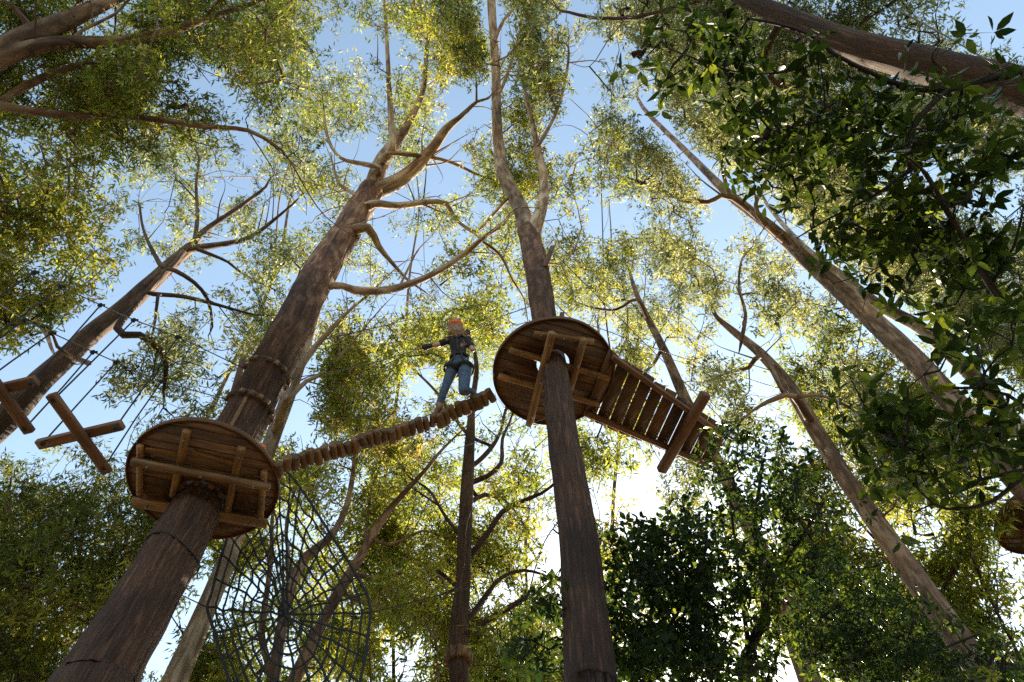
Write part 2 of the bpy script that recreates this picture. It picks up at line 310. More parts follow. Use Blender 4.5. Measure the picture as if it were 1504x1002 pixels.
# ------------------------------------------------------------------ trees
OCC = []
class Tree:
    def __init__(s, label, mat, leaf, group='gum trees overhead', cat='tree', name='gum_tree', seed=0):
        s.label, s.mat, s.leaf, s.group, s.cat, s.name, s.seed = label, mat, leaf, group, cat, name, seed
        s.trunk = MB(); s.br = MB(); s.nodes = []; s.first = None; s.cl = []; s.clt = []; s.paths = []; s.tips = []; s.cat2 = name == 'broadleaf_tree'
    def pts(s, P, b=None, h=None):
        """P rows (px, py, width px[, h]); b=(b0,b1) distance ahead, or h=(h0,h1) height above the eye"""
        arc = np.r_[0, np.cumsum([math.dist(P[i][:2], P[i+1][:2]) for i in range(len(P)-1)])]; arc /= arc[-1]; out = []
        for (p, t) in zip(P, arc):
            if len(p) > 3: q = at(p[0], p[1], p[3])
            elif b is not None: q = atb(p[0], p[1], b[0]*(1-t)+b[1]*t)
            else: q = at(p[0], p[1], h[0]*(1-t)+h[1]*t)
            out.append([*q, p[2]/2/pxm(q)])
        return np.array(out)
    def limb(s, P, b=None, h=None, main=False, ground=False, sides=12, flute=0, wob=.12, world=None, solid=False):
        W = s.pts(P, b, h) if world is None else np.array(world, float)
        if ground:                                   # carry the trunk on down to the soil, flaring at the foot
            p0 = W[0]; d = (W[1]-W[0])[:3]; g = p0.copy(); k = (p0[2]+.1)/max(.3, d[2])
            g[:2] = p0[:2]-d[:2]*k*.8; g[2] = -.1; g[3] = p0[3]*1.45; m_ = (g+p0)/2; m_[3] = p0[3]*1.1
            W = np.vstack([g, m_, W])
        if s.first is None: s.first = W[0, :3].copy(); s.first[2] = 0
        if (h is not None or b is not None) and W[-1, 3] < .1: s.tips += [W[-1, :3]]
        if main: s.W = W
        for p in (crom(W, .15) if s.seed not in (14, 15, 16, 17) + tuple(range(18, 26)) else ()):
            q = R3.T @ (p[:3]-[0, 0, EYE])
            if q[2] > .5: OCC.append((CX+F*q[0]/q[2], CY-F*q[1]/q[2], q[2], p[3]*F/q[2]*(2.2 if main or solid else 1.8), 1. if main or solid else 0.))
        if main and W[-1, 3] < .1 and world is None:
            d = W[-1, :3]-W[-2, :3]; d = d/np.linalg.norm(d); e1 = W[-1, :3]+(d+RNG.normal(size=3)*.15)*.8; e2 = e1+(d+RNG.normal(size=3)*.3)*.9
            W = np.vstack([W, [*e1, W[-1, 3]*.55], [*e2, .008]]); s.tips += [e1, e2]
        if not main and len(W) > 2:
            if h is not None or b is not None:
                a_ = np.array([q[:4] for q in s.nodes]); dj = np.linalg.norm(a_[:, :3]-W[0, :3], axis=1); j = int(np.argmin(dj))
                if .04 < dj[j] < 3: W = np.vstack([[*a_[j, :3], min(a_[j, 3]*.7, W[0, 3]*1.6)], W])
                d = W[-1, :3]-W[-2, :3]; d = d/np.linalg.norm(d); l = .5+1.2*RNG.random(); e1 = W[-1, :3]+(d+RNG.normal(size=3)*.25)*l*.5; e2 = e1+(d+RNG.normal(size=3)*.4+[0, 0, .2])*l*.5
                W = np.vstack([W, [*e1, W[-1, 3]*.55], [*e2, .006]]); s.tips += [e1, e2]
            else:
                e = W[0]*.8+W[1]*.2; W = np.vstack([W[0], e, W[1:]]); W[0, 3] *= 1.5
        R_ = crom(W, .1 if flute else .3); R_[:, 3] = np.maximum(R_[:, 3], .004)
        if not main and world is None and len(R_) > 6:
            Lm = np.sum(np.linalg.norm(np.diff(R_[:, :3], axis=0), axis=1))
            for k in range(int(min(6, 2+Lm*.7))):
                i = int(len(R_)*RNG.uniform(.35, .95)); i = min(i, len(R_)-2); p = R_[i]; d = R_[i+1, :3]-R_[i-1, :3]; d = d/(np.linalg.norm(d)+1e-6); q = RNG.normal(size=3); q -= d*np.dot(q, d); q /= np.linalg.norm(q); l = RNG.uniform(.6, 1.9)
                dd = d*.75+q*.75+np.array([0, 0, .2]); e1 = p[:3]+dd*l*.45; e2 = e1+(dd+RNG.normal(size=3)*.3)*l*.35; e3 = e2+(dd+RNG.normal(size=3)*.4)*l*.3
                T_ = crom(np.array([[*p[:3], max(.008, min(.03, p[3]*.4))], [*e1, max(.007, min(.02, p[3]*.25))], [*e2, .007], [*e3, .004]]), .2); s.br.tube(T_[:, :3], T_[:, 3], 6, False, .1, .5, i)
                for r__ in T_: s.nodes.append((r__[0], r__[1], r__[2], r__[3], -1))
                s.tips.append(e3)
        (s.trunk if main else s.br).tube(R_[:, :3], R_[:, 3], sides, True, wob, .5, s.seed+len(s.nodes), flute)
        for i in range(0, len(R_), 3 if flute else 1): s.nodes.append((R_[i, 0], R_[i, 1], R_[i, 2], R_[i, 3], -1))
        return W
    def crown(s, regs, n_cl=5, spread=.75, tint=.45, gate=1.0, margin=0):
        """regs rows (cx, cy, rx, ry, h0, h1, number of boughs[, tint])"""
        for rg in regs:
            cx, cy, rx, ry, h0, h1, n = rg[:7]; tb = rg[7] if len(rg) > 7 else tint
            k = 0; tries = 0; n = int(n*BOUGH*(2.2 if cy > 660 else 1.25))
            while k < n and tries < n*30:
                tries += 1
                a = RNG.random()*2*PI; q = math.sqrt(RNG.random()); px, py = cx+rx*q*math.cos(a), cy+ry*q*math.sin(a)
                if RNG.random() > max(0, float(cov(px, py))*1.25-.2)**gate: continue
                k += 1; h = h0+(h1-h0)*RNG.random(); c0 = at(px, py, h); tn = tb+RNG.normal()*.2-.03
                for _ in range(n_cl):
                    c = c0+RNG.normal(size=3)*spread*np.array([.6, .6, .45])
                    q3 = R3.T @ (c-[0, 0, EYE])
                    if q3[2] > 1:
                        cv = float(cov(CX+F*q3[0]/q3[2], CY-F*q3[1]/q3[2]))
                        if RNG.random() > cv*2.2-.35: continue
                    s.cl.append(c); s.clt.append(tn)
    def grow(s):
        """join every leaf cluster to the nearest wood with a curved branch"""
        if not s.cl: return
        c = np.array(s.cl); t = np.array(s.clt); cap = len(s.nodes)+len(c)*5
        nd = np.zeros((cap, 3)); ow = np.zeros(cap, int)-1; m = len(s.nodes)
        arr = np.array(s.nodes); nd[:m] = arr[:, :3]
        dmin = np.full(len(c), 1e9)
        for i in range(len(c)): dmin[i] = np.min(np.sum((nd[:m]-c[i])**2, 1))
        order = np.argsort(dmin); paths = []; cnt = []; par = []
        zmin = arr[:, 2].min()
        for i in order:
            dv = c[i]-nd[:m]; dd = np.sqrt(np.sum(dv*dv, 1)); dd = dd+.5*np.maximum(0, -dv[:, 2])+.25*np.abs(dv[:, 2]-dd*.5)
            j = int(np.argmin(dd)); a = nd[j].copy(); L_ = np.linalg.norm(c[i]-a)
            if L_ < .05: continue
            k = int(min(12, max(2, L_/.35))); tt = np.linspace(0, 1, k+1)[:, None]
            side = RNG.normal(size=3)*L_*.13; sag = np.array([0, 0, 1])*L_*.12*RNG.normal()
            P = a*(1-tt)+c[i]*tt+(side+sag)*np.sin(tt*PI)+RNG.normal(size=(k+1, 3))*.035*np.sin(tt*PI)*min(1, L_)
            paths.append(P); cnt.append(1); par.append(ow[j]); me_ = len(paths)-1
            q = ow[j]
            while q >= 0: cnt[q] += 1; q = par[q]
            st = max(1, k//4); new = P[st::st][:5]; new = new[:max(0, cap-m)]
            nd[m:m+len(new)] = new; ow[m:m+len(new)] = me_; m += len(new)
        for P, n_ in zip(paths, cnt):
            r0 = min(.07, .0085*math.sqrt(n_)+.003)*(.5 if s.cat2 else 1); r1 = .005*(.6 if s.cat2 else 1)
            s.br.tube(P, np.linspace(r0, r1, len(P)), 5 if r0 > .012 else 4, False, 0, .5, 0)
        s.cc = c; s.ct = t
    def finish_gum(s, tufts=11, per=11, rad=.24, ln=.145, tuftr=.055, extra_label=None):
        root = empty(s.name, s.first, s.label, s.cat, s.group); s.root = root
        s.grow()
        s.trunk.build('trunk', s.mat, root)
        if s.cl:
            c, t = s.cc, s.ct
            g0 = RNG.normal(size=(len(c)*tufts, 3)); g0 /= np.maximum(1, np.linalg.norm(g0, axis=1)/1.75)[:, None]; tip = np.repeat(c, tufts, 0)+g0*rad*np.array([1, 1, .7])
            # twigs
            k = len(tip); a0 = np.repeat(c, tufts, 0); d = tip-a0; sd = np.cross(d, RNG.normal(size=(k, 3))); sd /= np.linalg.norm(sd, axis=1)[:, None]+1e-9; sd2 = np.cross(d, sd); sd2 /= np.linalg.norm(sd2, axis=1)[:, None]+1e-9
            r_ = .0045; tw = np.stack([a0+sd*r_, a0-sd*r_*.5+sd2*r_, a0-sd*r_*.5-sd2*r_, tip], 1).reshape(-1, 3); o = (np.arange(k)*4)[:, None, None]
            s.br.add(tw, None, (o+np.array([(0, 1, 3), (1, 2, 3), (2, 0, 3)])[None]).reshape(-1, 3))
            v, q, tn = gum_leaves(tip, np.repeat(t, tufts), per, tuftr, ln)
            mb = MB(); mb.add(v, q, None, None, tn); mb.a = [v*0]; mb.build('crown', s.leaf, root, smooth=False)
        if s.br.v: s.br.build('branches', M['bark_limb'] if s.mat == M['bark_red'] else s.mat, root)
        return root
    def finish_broad(s, per=6, ln=.1, shoots=3, wr=.36, rad=.16, twig=.003):
        root = empty(s.name, s.first, s.label, s.cat, s.group); s.root = root
        s.grow()
        if s.trunk.v: s.trunk.build('trunk', s.mat, root)
        c, t = s.cc, s.ct; n = len(c)*shoots
        a0 = np.repeat(c, shoots, 0); d = RNG.normal(size=(n, 3)); d[:, 2] += .25; d /= np.linalg.norm(d, axis=1)[:, None]
        tip = a0+d*(rad*(.4+RNG.random(n)))[:, None]
        sd = np.cross(d, RNG.normal(size=(n, 3))); sd /= np.linalg.norm(sd, axis=1)[:, None]; sd2 = np.cross(d, sd)
        tw = np.stack([a0+sd*twig, a0-sd*twig*.5+sd2*twig, a0-sd*twig*.5-sd2*twig, tip], 1).reshape(-1, 3); o = (np.arange(n)*4)[:, None, None]
        s.br.add(tw, None, (o+np.array([(0, 1, 3), (1, 2, 3), (2, 0, 3)])[None]).reshape(-1, 3))
        V, Q, T, tn = broad_leaves(tip, d, np.repeat(t, shoots), per, ln, wr)
        mb = MB(); mb.add(V, Q, T, None, tn); mb.a = [V*0]; mb.build('crown', s.leaf, root, smooth=True)
        s.br.build('branches', M['bark_limb'] if s.mat == M['bark_red'] else s.mat, root); return root
BOUGH = 1.4
exec_trees = []
# A: the tree that carries the left platform
A = Tree('thick red brown gum tree rising through the left round platform', M['bark_red'], M['leaf_gum'], seed=1)
A.limb([(120, 1040, 116), (137, 1008, 108), (185, 930, 94), (262, 800, 80), (295, 735, 70), (357, 620, 64), (418, 500, 56, 11.1), (482, 380, 45, 14.9), (515, 330, 40, 16.7), (545, 278, 33, 18.9)], b=(5.78, 5.6), main=True, ground=True, sides=96, flute=.009, wob=.1)
hA = 18.9
A.limb([(545, 282, 26), (590, 262, 22), (630, 225, 17), (655, 190, 13), (675, 173, 8), (700, 150, 5)], h=(hA, 21), solid=True)
A.limb([(545, 282, 26), (560, 240, 24), (580, 210, 17), (600, 180, 12), (622, 130, 8), (628, 60, 6), (640, -20, 4)], h=(hA, 26))
A.limb([(575, 218, 12), (574, 170, 9), (570, 100, 7), (566, 20, 5), (560, -40, 3)], h=(19.5, 27))
A.limb([(556, 246, 9), (528, 240, 7), (500, 232, 5), (482, 205, 5), (476, 165, 3)], h=(19, 21))
A.limb([(572, 225, 8), (610, 228, 7), (660, 238, 5), (715, 262, 4)], h=(19.4, 20.5))
A.limb([(548, 300, 13), (585, 302, 11), (630, 297, 9), (655, 300, 7), (672, 325, 5), (705, 350, 3)], h=(17.4, 18.5))
A.limb([(540, 335, 13), (556, 362, 9), (575, 385, 6), (600, 412, 4)], h=(16, 16.3))
A.limb([(503, 420, 10), (520, 426, 13), (560, 427, 12), (600, 418, 11), (645, 398, 9), (685, 370, 8), (715, 345, 6), (740, 330, 4)], h=(13.4, 15.2))
A.limb([(705, 352, 4), (735, 375, 4), (752, 410, 3), (770, 440, 2)], h=(15, 15))
A.limb([(545, 300, 9), (520, 285, 6), (498, 270, 5), (490, 245, 3)], h=(17.6, 19))
A.crown([(560, 90, 110, 110, 21, 27, 60, .3), (500, 220, 70, 60, 18, 22, 30, .4), (640, 90, 70, 90, 21, 26, 50, .5), (620, 320, 90, 70, 16, 19, 45, .45), (700, 250, 70, 70, 18, 21, 45, .5), (620, 380, 110, 50, 14, 16, 35, .5), (690, 400, 80, 50, 14, 15.5, 30), (690, 160, 70, 60, 20, 22, 35, .6)])
# B: the tree that carries the centre platform
B = Tree('slim brown gum trunk standing straight up through the centre round platform', M['bark_red'], M['leaf_green'], seed=2)
B.limb([(875, 1050, 76), (869, 1002, 72), (861, 900, 64), (852, 800, 57), (836, 700, 48), (824, 625, 43), (815, 550, 39), (797, 450, 35), (786, 380, 34), (775, 340, 30)], b=(4.9, 4.82), main=True, ground=True, sides=72, flute=.006, wob=.09)
B.limb([(779, 355, 28), (764, 305, 24, 16.6), (741, 258, 21, 18), (731, 200, 16, 20.5), (728, 100, 13, 23.5), (721, 0, 12, 26), (716, -60, 10, 28)], h=(14.7, 28), solid=True)
B.limb([(783, 370, 20), (786, 335, 22), (797, 300, 16), (798, 260, 13), (790, 220, 11), (784, 190, 8), (770, 130, 5)], h=(14.1, 21), solid=True)
B.limb([(748, 290, 6), (720, 320, 5), (700, 340, 4), (680, 330, 3)], h=(17, 17.5))
B.limb([(728, 150, 6), (745, 110, 5), (760, 60, 4), (770, 10, 3)], h=(22, 25))
B.limb([(790, 215, 6), (815, 170, 5), (830, 120, 4), (835, 70, 3)], h=(18.4, 21))
B.limb([(727, 60, 6), (740, 30, 5), (755, 10, 4)], h=(24, 26))
B.crown([(760, 60, 110, 80, 19, 25, 85, .45), (800, 120, 90, 80, 17, 21, 85, .42), (750, 190, 90, 70, 16, 20, 70, .95), (820, 190, 60, 70, 15, 18, 50, .6), (800, 290, 60, 60, 13, 16, 30, .7), (680, 110, 50, 60, 19, 22, 40, .95), (815, 350, 45, 40, 12.5, 14, 18, .6), (870, 90, 50, 60, 18, 21, 30, .35)])
# C: bottom centre tree
T3 = Tree('brown gum trunk with many side limbs below the log bridge, blocks roped round its foot', M['bark_brown'], M['leaf_gum'], seed=3)
T3.limb([(674, 1060, 31), (674, 1000, 29), (673, 930, 27), (681, 850, 22), (684, 750, 20), (690, 650, 15), (694, 590, 9), (700, 540, 7), (694, 500, 4)], b=(11, 9.5), main=True, ground=True, sides=28, wob=.1)
bb = 10.6
T3.limb([(683, 932, 10), (715, 912, 9), (760, 885, 8), (800, 862, 6), (835, 842, 4)], b=(bb, bb-.8))
T3.limb([(684, 915, 9), (710, 880, 8), (735, 850, 6), (770, 838, 5), (810, 850, 3)], b=(bb, bb+.6))
T3.limb([(686, 822, 10), (712, 790, 9), (738, 752, 8), (765, 737, 7), (795, 725, 5), (820, 705, 4)], b=(bb, bb-1))
T3.limb([(686, 738, 8), (712, 727, 7), (740, 735, 5), (760, 755, 3)], b=(bb, bb+.8))
T3.limb([(688, 712, 9), (715, 700, 8), (736, 680, 7), (738, 645, 5), (752, 610, 3)], b=(bb, bb-.5))
T3.limb([(690, 685, 8), (718, 662, 7), (735, 635, 5), (745, 600, 4)], b=(bb, bb+.5))
T3.limb([(679, 870, 7), (645, 840, 6), (610, 825, 5), (570, 800, 3)], b=(bb, bb+1))
T3.limb([(682, 790, 7), (655, 760, 5), (630, 720, 4), (600, 700, 3)], b=(bb, bb+.5))
T3.limb([(690, 640, 6), (665, 610, 5), (640, 575, 4), (610, 545, 3)], b=(bb, bb-.4))
T3.crown([(640, 880, 80, 100, 8.5, 11, 55, .62), (760, 800, 80, 110, 9, 12, 60, .75), (760, 930, 70, 70, 7.5, 9.5, 40, .45), (640, 720, 90, 90, 11, 14, 75, .7), (770, 660, 80, 60, 12, 14.5, 45, .7), (620, 600, 100, 70, 13, 17, 55, .55), (700, 480, 70, 80, 16, 20, 45, .5), (870, 680, 50, 70, 12, 14, 25, .55), (620, 500, 60, 80, 16, 20, 25, .5)], tint=.6)
# D: left tree behind the crosses
D = Tree('leaning brown gum tree behind the hanging timber crosses on the left', M['bark_brown'], M['leaf_grey'], seed=4)
D.limb([(-90, 700, 46), (0, 622, 40), (60, 560, 33), (125, 500, 29), (195, 442, 25), (245, 394, 21), (278, 364, 16)], b=(7.6, 5.8), main=True, ground=True, sides=32, wob=.1)
D.limb([(272, 370, 12), (300, 340, 9), (340, 312, 7), (390, 275, 4)], h=(16.8, 20))
D.limb([(276, 366, 12), (320, 360, 9), (365, 350, 7), (400, 325, 5), (430, 300, 3)], h=(16.8, 19))
D.limb([(245, 395, 8), (225, 370, 6), (210, 335, 4), (205, 300, 3)], h=(15.5, 18))
D.limb([(285, 358, 7), (290, 320, 6), (288, 270, 4), (292, 230, 3)], h=(17, 21))
D.limb([(172, 482, 11), (205, 492, 10), (232, 510, 9), (244, 540, 7), (240, 575, 4)], h=(13.2, 12.5))
D.limb([(225, 432, 7), (270, 436, 6), (320, 448, 5), (372, 462, 3)], h=(14.5, 15))
D.limb([(258, 398, 7), (285, 415, 6), (305, 440, 5), (312, 480, 3)], h=(15.4, 15.5))
D.limb([(232, 435, 5), (228, 470, 4), (222, 500, 3)], h=(14.3, 13.5))
D.limb([(300, 370, 6), (335, 385, 4), (360, 405, 3)], h=(16.9, 17))
D.crown([(320, 300, 110, 80, 17, 21, 75, .5), (230, 330, 60, 70, 16, 19, 32, .45), (400, 320, 80, 80, 17, 20, 60, .55), (370, 420, 80, 70, 15, 18, 55, .55), (290, 460, 80, 60, 13.5, 16, 38, .5), (260, 540, 70, 50, 12, 13.5, 18, .45), (440, 250, 60, 70, 18, 22, 30, .45)])
# E: tree out of frame on the left whose limbs cross the top left corner
E = Tree('large gum with heavy pinkish limbs reaching in across the top left corner', M['bark_gum'], M['leaf_gum'], seed=5)
pE = at(-170, 150, 8.6)
rE = .26
E.limb(None, world=[[pE[0]-.5, pE[1]+.6, -.1, .42], [pE[0]-.4, pE[1]+.5, 5, .34], [*pE, rE], [*at(-60, 110, 9.6), .17], [*at(30, 60, 10.4), 16/pxm(at(30, 60, 10.4))], [*at(110, 25, 11.2), 12/pxm(at(110, 25, 11.2))], [*at(185, -12, 12.2), .09]], main=True, sides=32, wob=.1)
E.limb([(-70, 118, 30), (0, 86, 27), (80, 64, 19), (170, 62, 17), (250, 46, 14), (300, 28, 10), (385, 0, 6), (430, -25, 4)], h=(9.6, 12.5), sides=16)
E.limb([(-90, 130, 20), (0, 155, 15), (100, 170, 11), (200, 172, 9), (300, 186, 8), (365, 192, 6), (405, 215, 5), (425, 235, 3)], h=(9.3, 12), sides=14)
E.limb([(0, 150, 10), (40, 125, 12), (85, 105, 10), (130, 92, 7), (165, 88, 3)], h=(10, 11))
E.limb([(100, 66, 6), (120, 45, 5), (170, 20, 4), (200, -10, 3)], h=(10.6, 12))
E.crown([(120, 60, 130, 60, 10, 13, 60, .5), (230, 110, 110, 60, 10.5, 13, 85, .45), (330, 90, 80, 90, 11.5, 14, 60, .45), (150, 130, 130, 50, 10, 12.5, 45, .5), (330, 190, 80, 40, 11, 13, 42, .4), (210, 200, 50, 30, 10.5, 12, 26, .4), (60, 190, 80, 40, 10, 12, 30, .5), (390, 50, 50, 60, 12, 15, 22, .5), (-100, 100, 120, 160, 9.5, 13, 20, .4)], n_cl=5, spread=.6)
# G: trunk crossing lower right
G = Tree('pale slanting gum trunk crossing the lower right behind the leafy bushes', M['bark_gum'], M['leaf_grey'], seed=6)
G.limb([(1480, 1050, 52), (1440, 985, 42), (1365, 878, 35), (1310, 800, 30), (1250, 715, 26), (1200, 635, 23), (1160, 570, 20), (1120, 522, 15), (1075, 485, 10), (1050, 462, 6)], b=(9, 8), main=True, ground=True, sides=32, wob=.08)
G.limb([(1165, 582, 9), (1140, 585, 8), (1115, 597, 5), (1095, 612, 3)], h=(11.5, 11.3))
G.limb([(1120, 522, 8), (1100, 540, 6), (1080, 545, 4)], h=(12.6, 13))
G.limb([(1165, 585, 6), (1200, 580, 5), (1250, 600, 4), (1290, 640, 3)], h=(11.5, 11))
G.limb([(1090, 495, 6), (1095, 460, 5), (1085, 420, 4), (1090, 380, 3)], h=(13.3, 15.5))
G.crown([(1080, 440, 90, 70, 13, 16, 60, .45), (1160, 470, 70, 60, 13, 15.5, 45, .5), (1220, 570, 80, 70, 10.5, 13, 50, .35), (1110, 560, 60, 50, 11, 13, 28, .5), (1250, 480, 60, 60, 12, 14, 35, .5), (1300, 680, 70, 70, 9, 11, 30, .35), (990, 400, 60, 50, 14, 17, 32, .6)])
# F: long diagonal trunk at right
Ft = Tree('long reddish gum trunk running diagonally from the right edge, nearer of the pair', M['bark_gum'], M['leaf_grey'], seed=7)
Ft.limb([(1590, 800, 50), (1500, 705, 44), (1430, 625, 38), (1380, 570, 34), (1330, 515, 31), (1250, 442, 26), (1180, 378, 21), (1130, 332, 16), (1070, 285, 14), (1010, 225, 9), (950, 165, 6), (935, 140, 4)], b=(9, 6.5), main=True, ground=True, sides=32, wob=.08)
Ft.limb([(1075, 290, 8), (1040, 297, 7), (1000, 293, 6), (960, 275, 4), (925, 262, 3)], h=(19.5, 20))
Ft.limb([(1070, 285, 6), (1060, 240, 5), (1065, 200, 3)], h=(19.8, 21))
Ft.limb([(1125, 330, 8), (1110, 300, 6), (1140, 240, 4)], h=(18.4, 20))
Ft.crown([(960, 180, 70, 80, 18, 22, 55, .55), (1040, 240, 70, 80, 18, 21, 65, .6), (910, 260, 60, 50, 18, 21, 25, .4), (1100, 180, 80, 70, 17, 21, 55, .6), (960, 60, 80, 70, 20, 25, 55, .5), (1090, 370, 80, 60, 16, 19, 50, .65), (1000, 330, 50, 40, 17, 20, 15, .55)])
F2 = Tree('thinner pale gum trunk close behind the long diagonal trunk', M['bark_pale'], M['leaf_grey'], seed=8)
F2.limb([(1640, 785, 32), (1560, 700, 28), (1485, 615, 25), (1412, 535, 22), (1352, 482, 19), (1285, 445, 18), (1235, 405, 14), (1190, 372, 11), (1150, 330, 7), (1120, 290, 4)], b=(12, 9.5), main=True, ground=True, sides=24, wob=.08)
F2.crown([(1200, 340, 90, 60, 17, 21, 40, .55), (1290, 400, 80, 60, 16, 19, 40, .5), (1400, 480, 90, 70, 13, 16, 45, .4), (1470, 560, 70, 70, 12, 14, 30, .35)])
# I: heavy limb at top right
I = Tree('massive pinkish gum limb leaning in over the top right corner', M['bark_brown'], M['leaf_grey'], seed=9)
pI = at(1640, 190, 7.5)
I.limb(None, world=[[pI[0]+.9, pI[1]+.9, -.1, .5], [pI[0]+.7, pI[1]+.7, 4, .36], [*pI, .27]]+[[*at(x, y, h), w/2/pxm(at(x, y, h))] for x, y, h, w in ((1500, 132, 8.3, 62), (1350, 92, 9, 50), (1250, 66, 9.6, 41), (1170, 33, 10.3, 32), (1105, 5, 11, 26), (1050, -30, 11.8, 16))], main=True, sides=32, wob=.1)
I.limb([(1150, 28, 12), (1120, 90, 9), (1150, 130, 8), (1210, 155, 6), (1280, 170, 4)], h=(10.6, 11))
I.limb([(1080, -15, 8), (1000, 8, 7), (960, 20, 6), (920, 27, 6), (870, 26, 5), (835, 18, 4)], h=(11.5, 13.5))
I.crown([(1000, 40, 90, 50, 12, 15, 45, .5), (1120, 110, 90, 60, 11, 14, 50, .5), (1330, 30, 110, 35, 10.5, 12.5, 22, .3), (1230, 150, 90, 50, 11, 13, 35, .5), (900, 110, 40, 60, 13, 16, 20, .4)], n_cl=5, spread=.7)
# H: tree behind the plank bridge
H = Tree('slim brown gum trunk passing behind the plank bridge', M['bark_gum'], M['leaf_green'], seed=10)
H.limb([(1215, 1060, 36), (1190, 1000, 33), (1150, 890, 28), (1108, 790, 23), (1060, 690, 19), (1008, 590, 16), (978, 520, 13), (955, 475, 10), (935, 432, 7), (925, 400, 4)], b=(12, 10), main=True, ground=True, sides=24, wob=.08)
H.limb([(973, 510, 6), (960, 535, 5), (945, 548, 4)], h=(19, 18.5))
H.limb([(935, 440, 5), (905, 455, 4), (870, 452, 3), (850, 445, 2)], h=(21, 21))
H.crown([(920, 430, 70, 50, 18, 22, 40, .7), (900, 520, 40, 30, 17, 19, 14, .7), (1000, 480, 60, 60, 17, 20, 38, .75), (1010, 640, 60, 40, 13.5, 16, 14, .4), (1140, 700, 80, 90, 11, 14, 50, .45), (1080, 560, 60, 50, 14, 17, 30, .4)])
# K: pale trunk behind left platform
K = Tree('pale gum trunk sunlit on its right side, just behind the left platform', M['bark_pale'], M['leaf_gum'], seed=11)
K.limb([(235, 1060, 38), (262, 990, 35), (300, 900, 29), (336, 815, 26), (370, 730, 24), (398, 650, 22), (420, 590, 20), (442, 530, 17), (460, 470, 15), (475, 410, 10), (480, 360, 5)], b=(8.6, 7.8), main=True, ground=True, sides=28, wob=.08)
K.limb([(432, 560, 10), (455, 520, 9), (490, 480, 7), (520, 450, 5), (545, 430, 3)], h=(12.5, 15))
K.limb([(420, 590, 8), (450, 560, 7), (480, 545, 5), (520, 500, 3)], h=(11.6, 13.5))
K.crown([(470, 440, 60, 70, 14, 18, 35, .5), (530, 470, 70, 60, 14, 17, 45, .55), (450, 560, 50, 60, 12, 14, 38, .55), (530, 560, 70, 60, 12.5, 15, 50, .6), (480, 640, 60, 50, 10.5, 12.5, 38, .75), (440, 350, 50, 50, 16, 19, 20, .45)])
# J: trunks behind the net
J1 = Tree('thin curved pale gum behind the black rope net, leftmost of the two', M['bark_gum'], M['leaf_gum'], seed=12)
J1.limb([(398, 1060, 20), (402, 1000, 19), (412, 930, 17), (422, 880, 16), (432, 848, 15), (452, 816, 14), (484, 790, 11), (507, 750, 9), (518, 700, 7), (522, 650, 5), (530, 590, 4)], b=(9.5, 9), main=True, ground=True, sides=18, wob=.1)
J1.limb([(405, 1010, 12), (385, 940, 10), (388, 900, 9), (398, 820, 7), (400, 760, 5), (408, 700, 4)], b=(9.5, 9.8))
J1.limb([(430, 850, 6), (420, 780, 5), (430, 730, 4), (446, 690, 3)], b=(9.4, 9.6))
J1.crown([(440, 760, 60, 60, 9, 11.5, 45, .6), (500, 700, 60, 60, 10.5, 13, 45, .7), (350, 850, 50, 60, 8, 10, 35, .6), (440, 900, 70, 60, 7.5, 9, 40, .5), (340, 950, 60, 50, 7, 8.5, 32, .45)], tint=.7)
J2 = Tree('pale forked gum leaning right behind the rope net', M['bark_gum'], M['leaf_gum'], seed=13)
J2.limb([(410, 1060, 24), (432, 1000, 22), (468, 925, 18), (497, 872, 16), (528, 820, 14), (560, 765, 12), (590, 728, 9), (625, 690, 6), (650, 660, 4)], b=(11, 10), main=True, ground=True, sides=20, wob=.1)
J2.limb([(515, 842, 8), (560, 850, 7), (610, 835, 6), (650, 850, 4)], b=(10.6, 10))
J2.limb([(500, 870, 8), (550, 890, 7), (600, 900, 5), (640, 940, 3)], b=(10.8, 10.2))
J2.limb([(545, 790, 6), (575, 800, 5), (620, 780, 4), (655, 790, 3)], b=(10.4, 10))
J2.limb([(535, 808, 6), (540, 770, 5), (545, 720, 4), (560, 680, 3)], b=(10.4, 11))
J2.crown([(560, 830, 90, 70, 9.5, 12, 60, .6), (590, 930, 90, 70, 7.8, 10, 60, .45), (560, 740, 70, 60, 11, 13.5, 50, .6), (510, 950, 60, 60, 7.5, 9.5, 32, .5), (560, 660, 70, 50, 12.5, 15, 45, .65)])
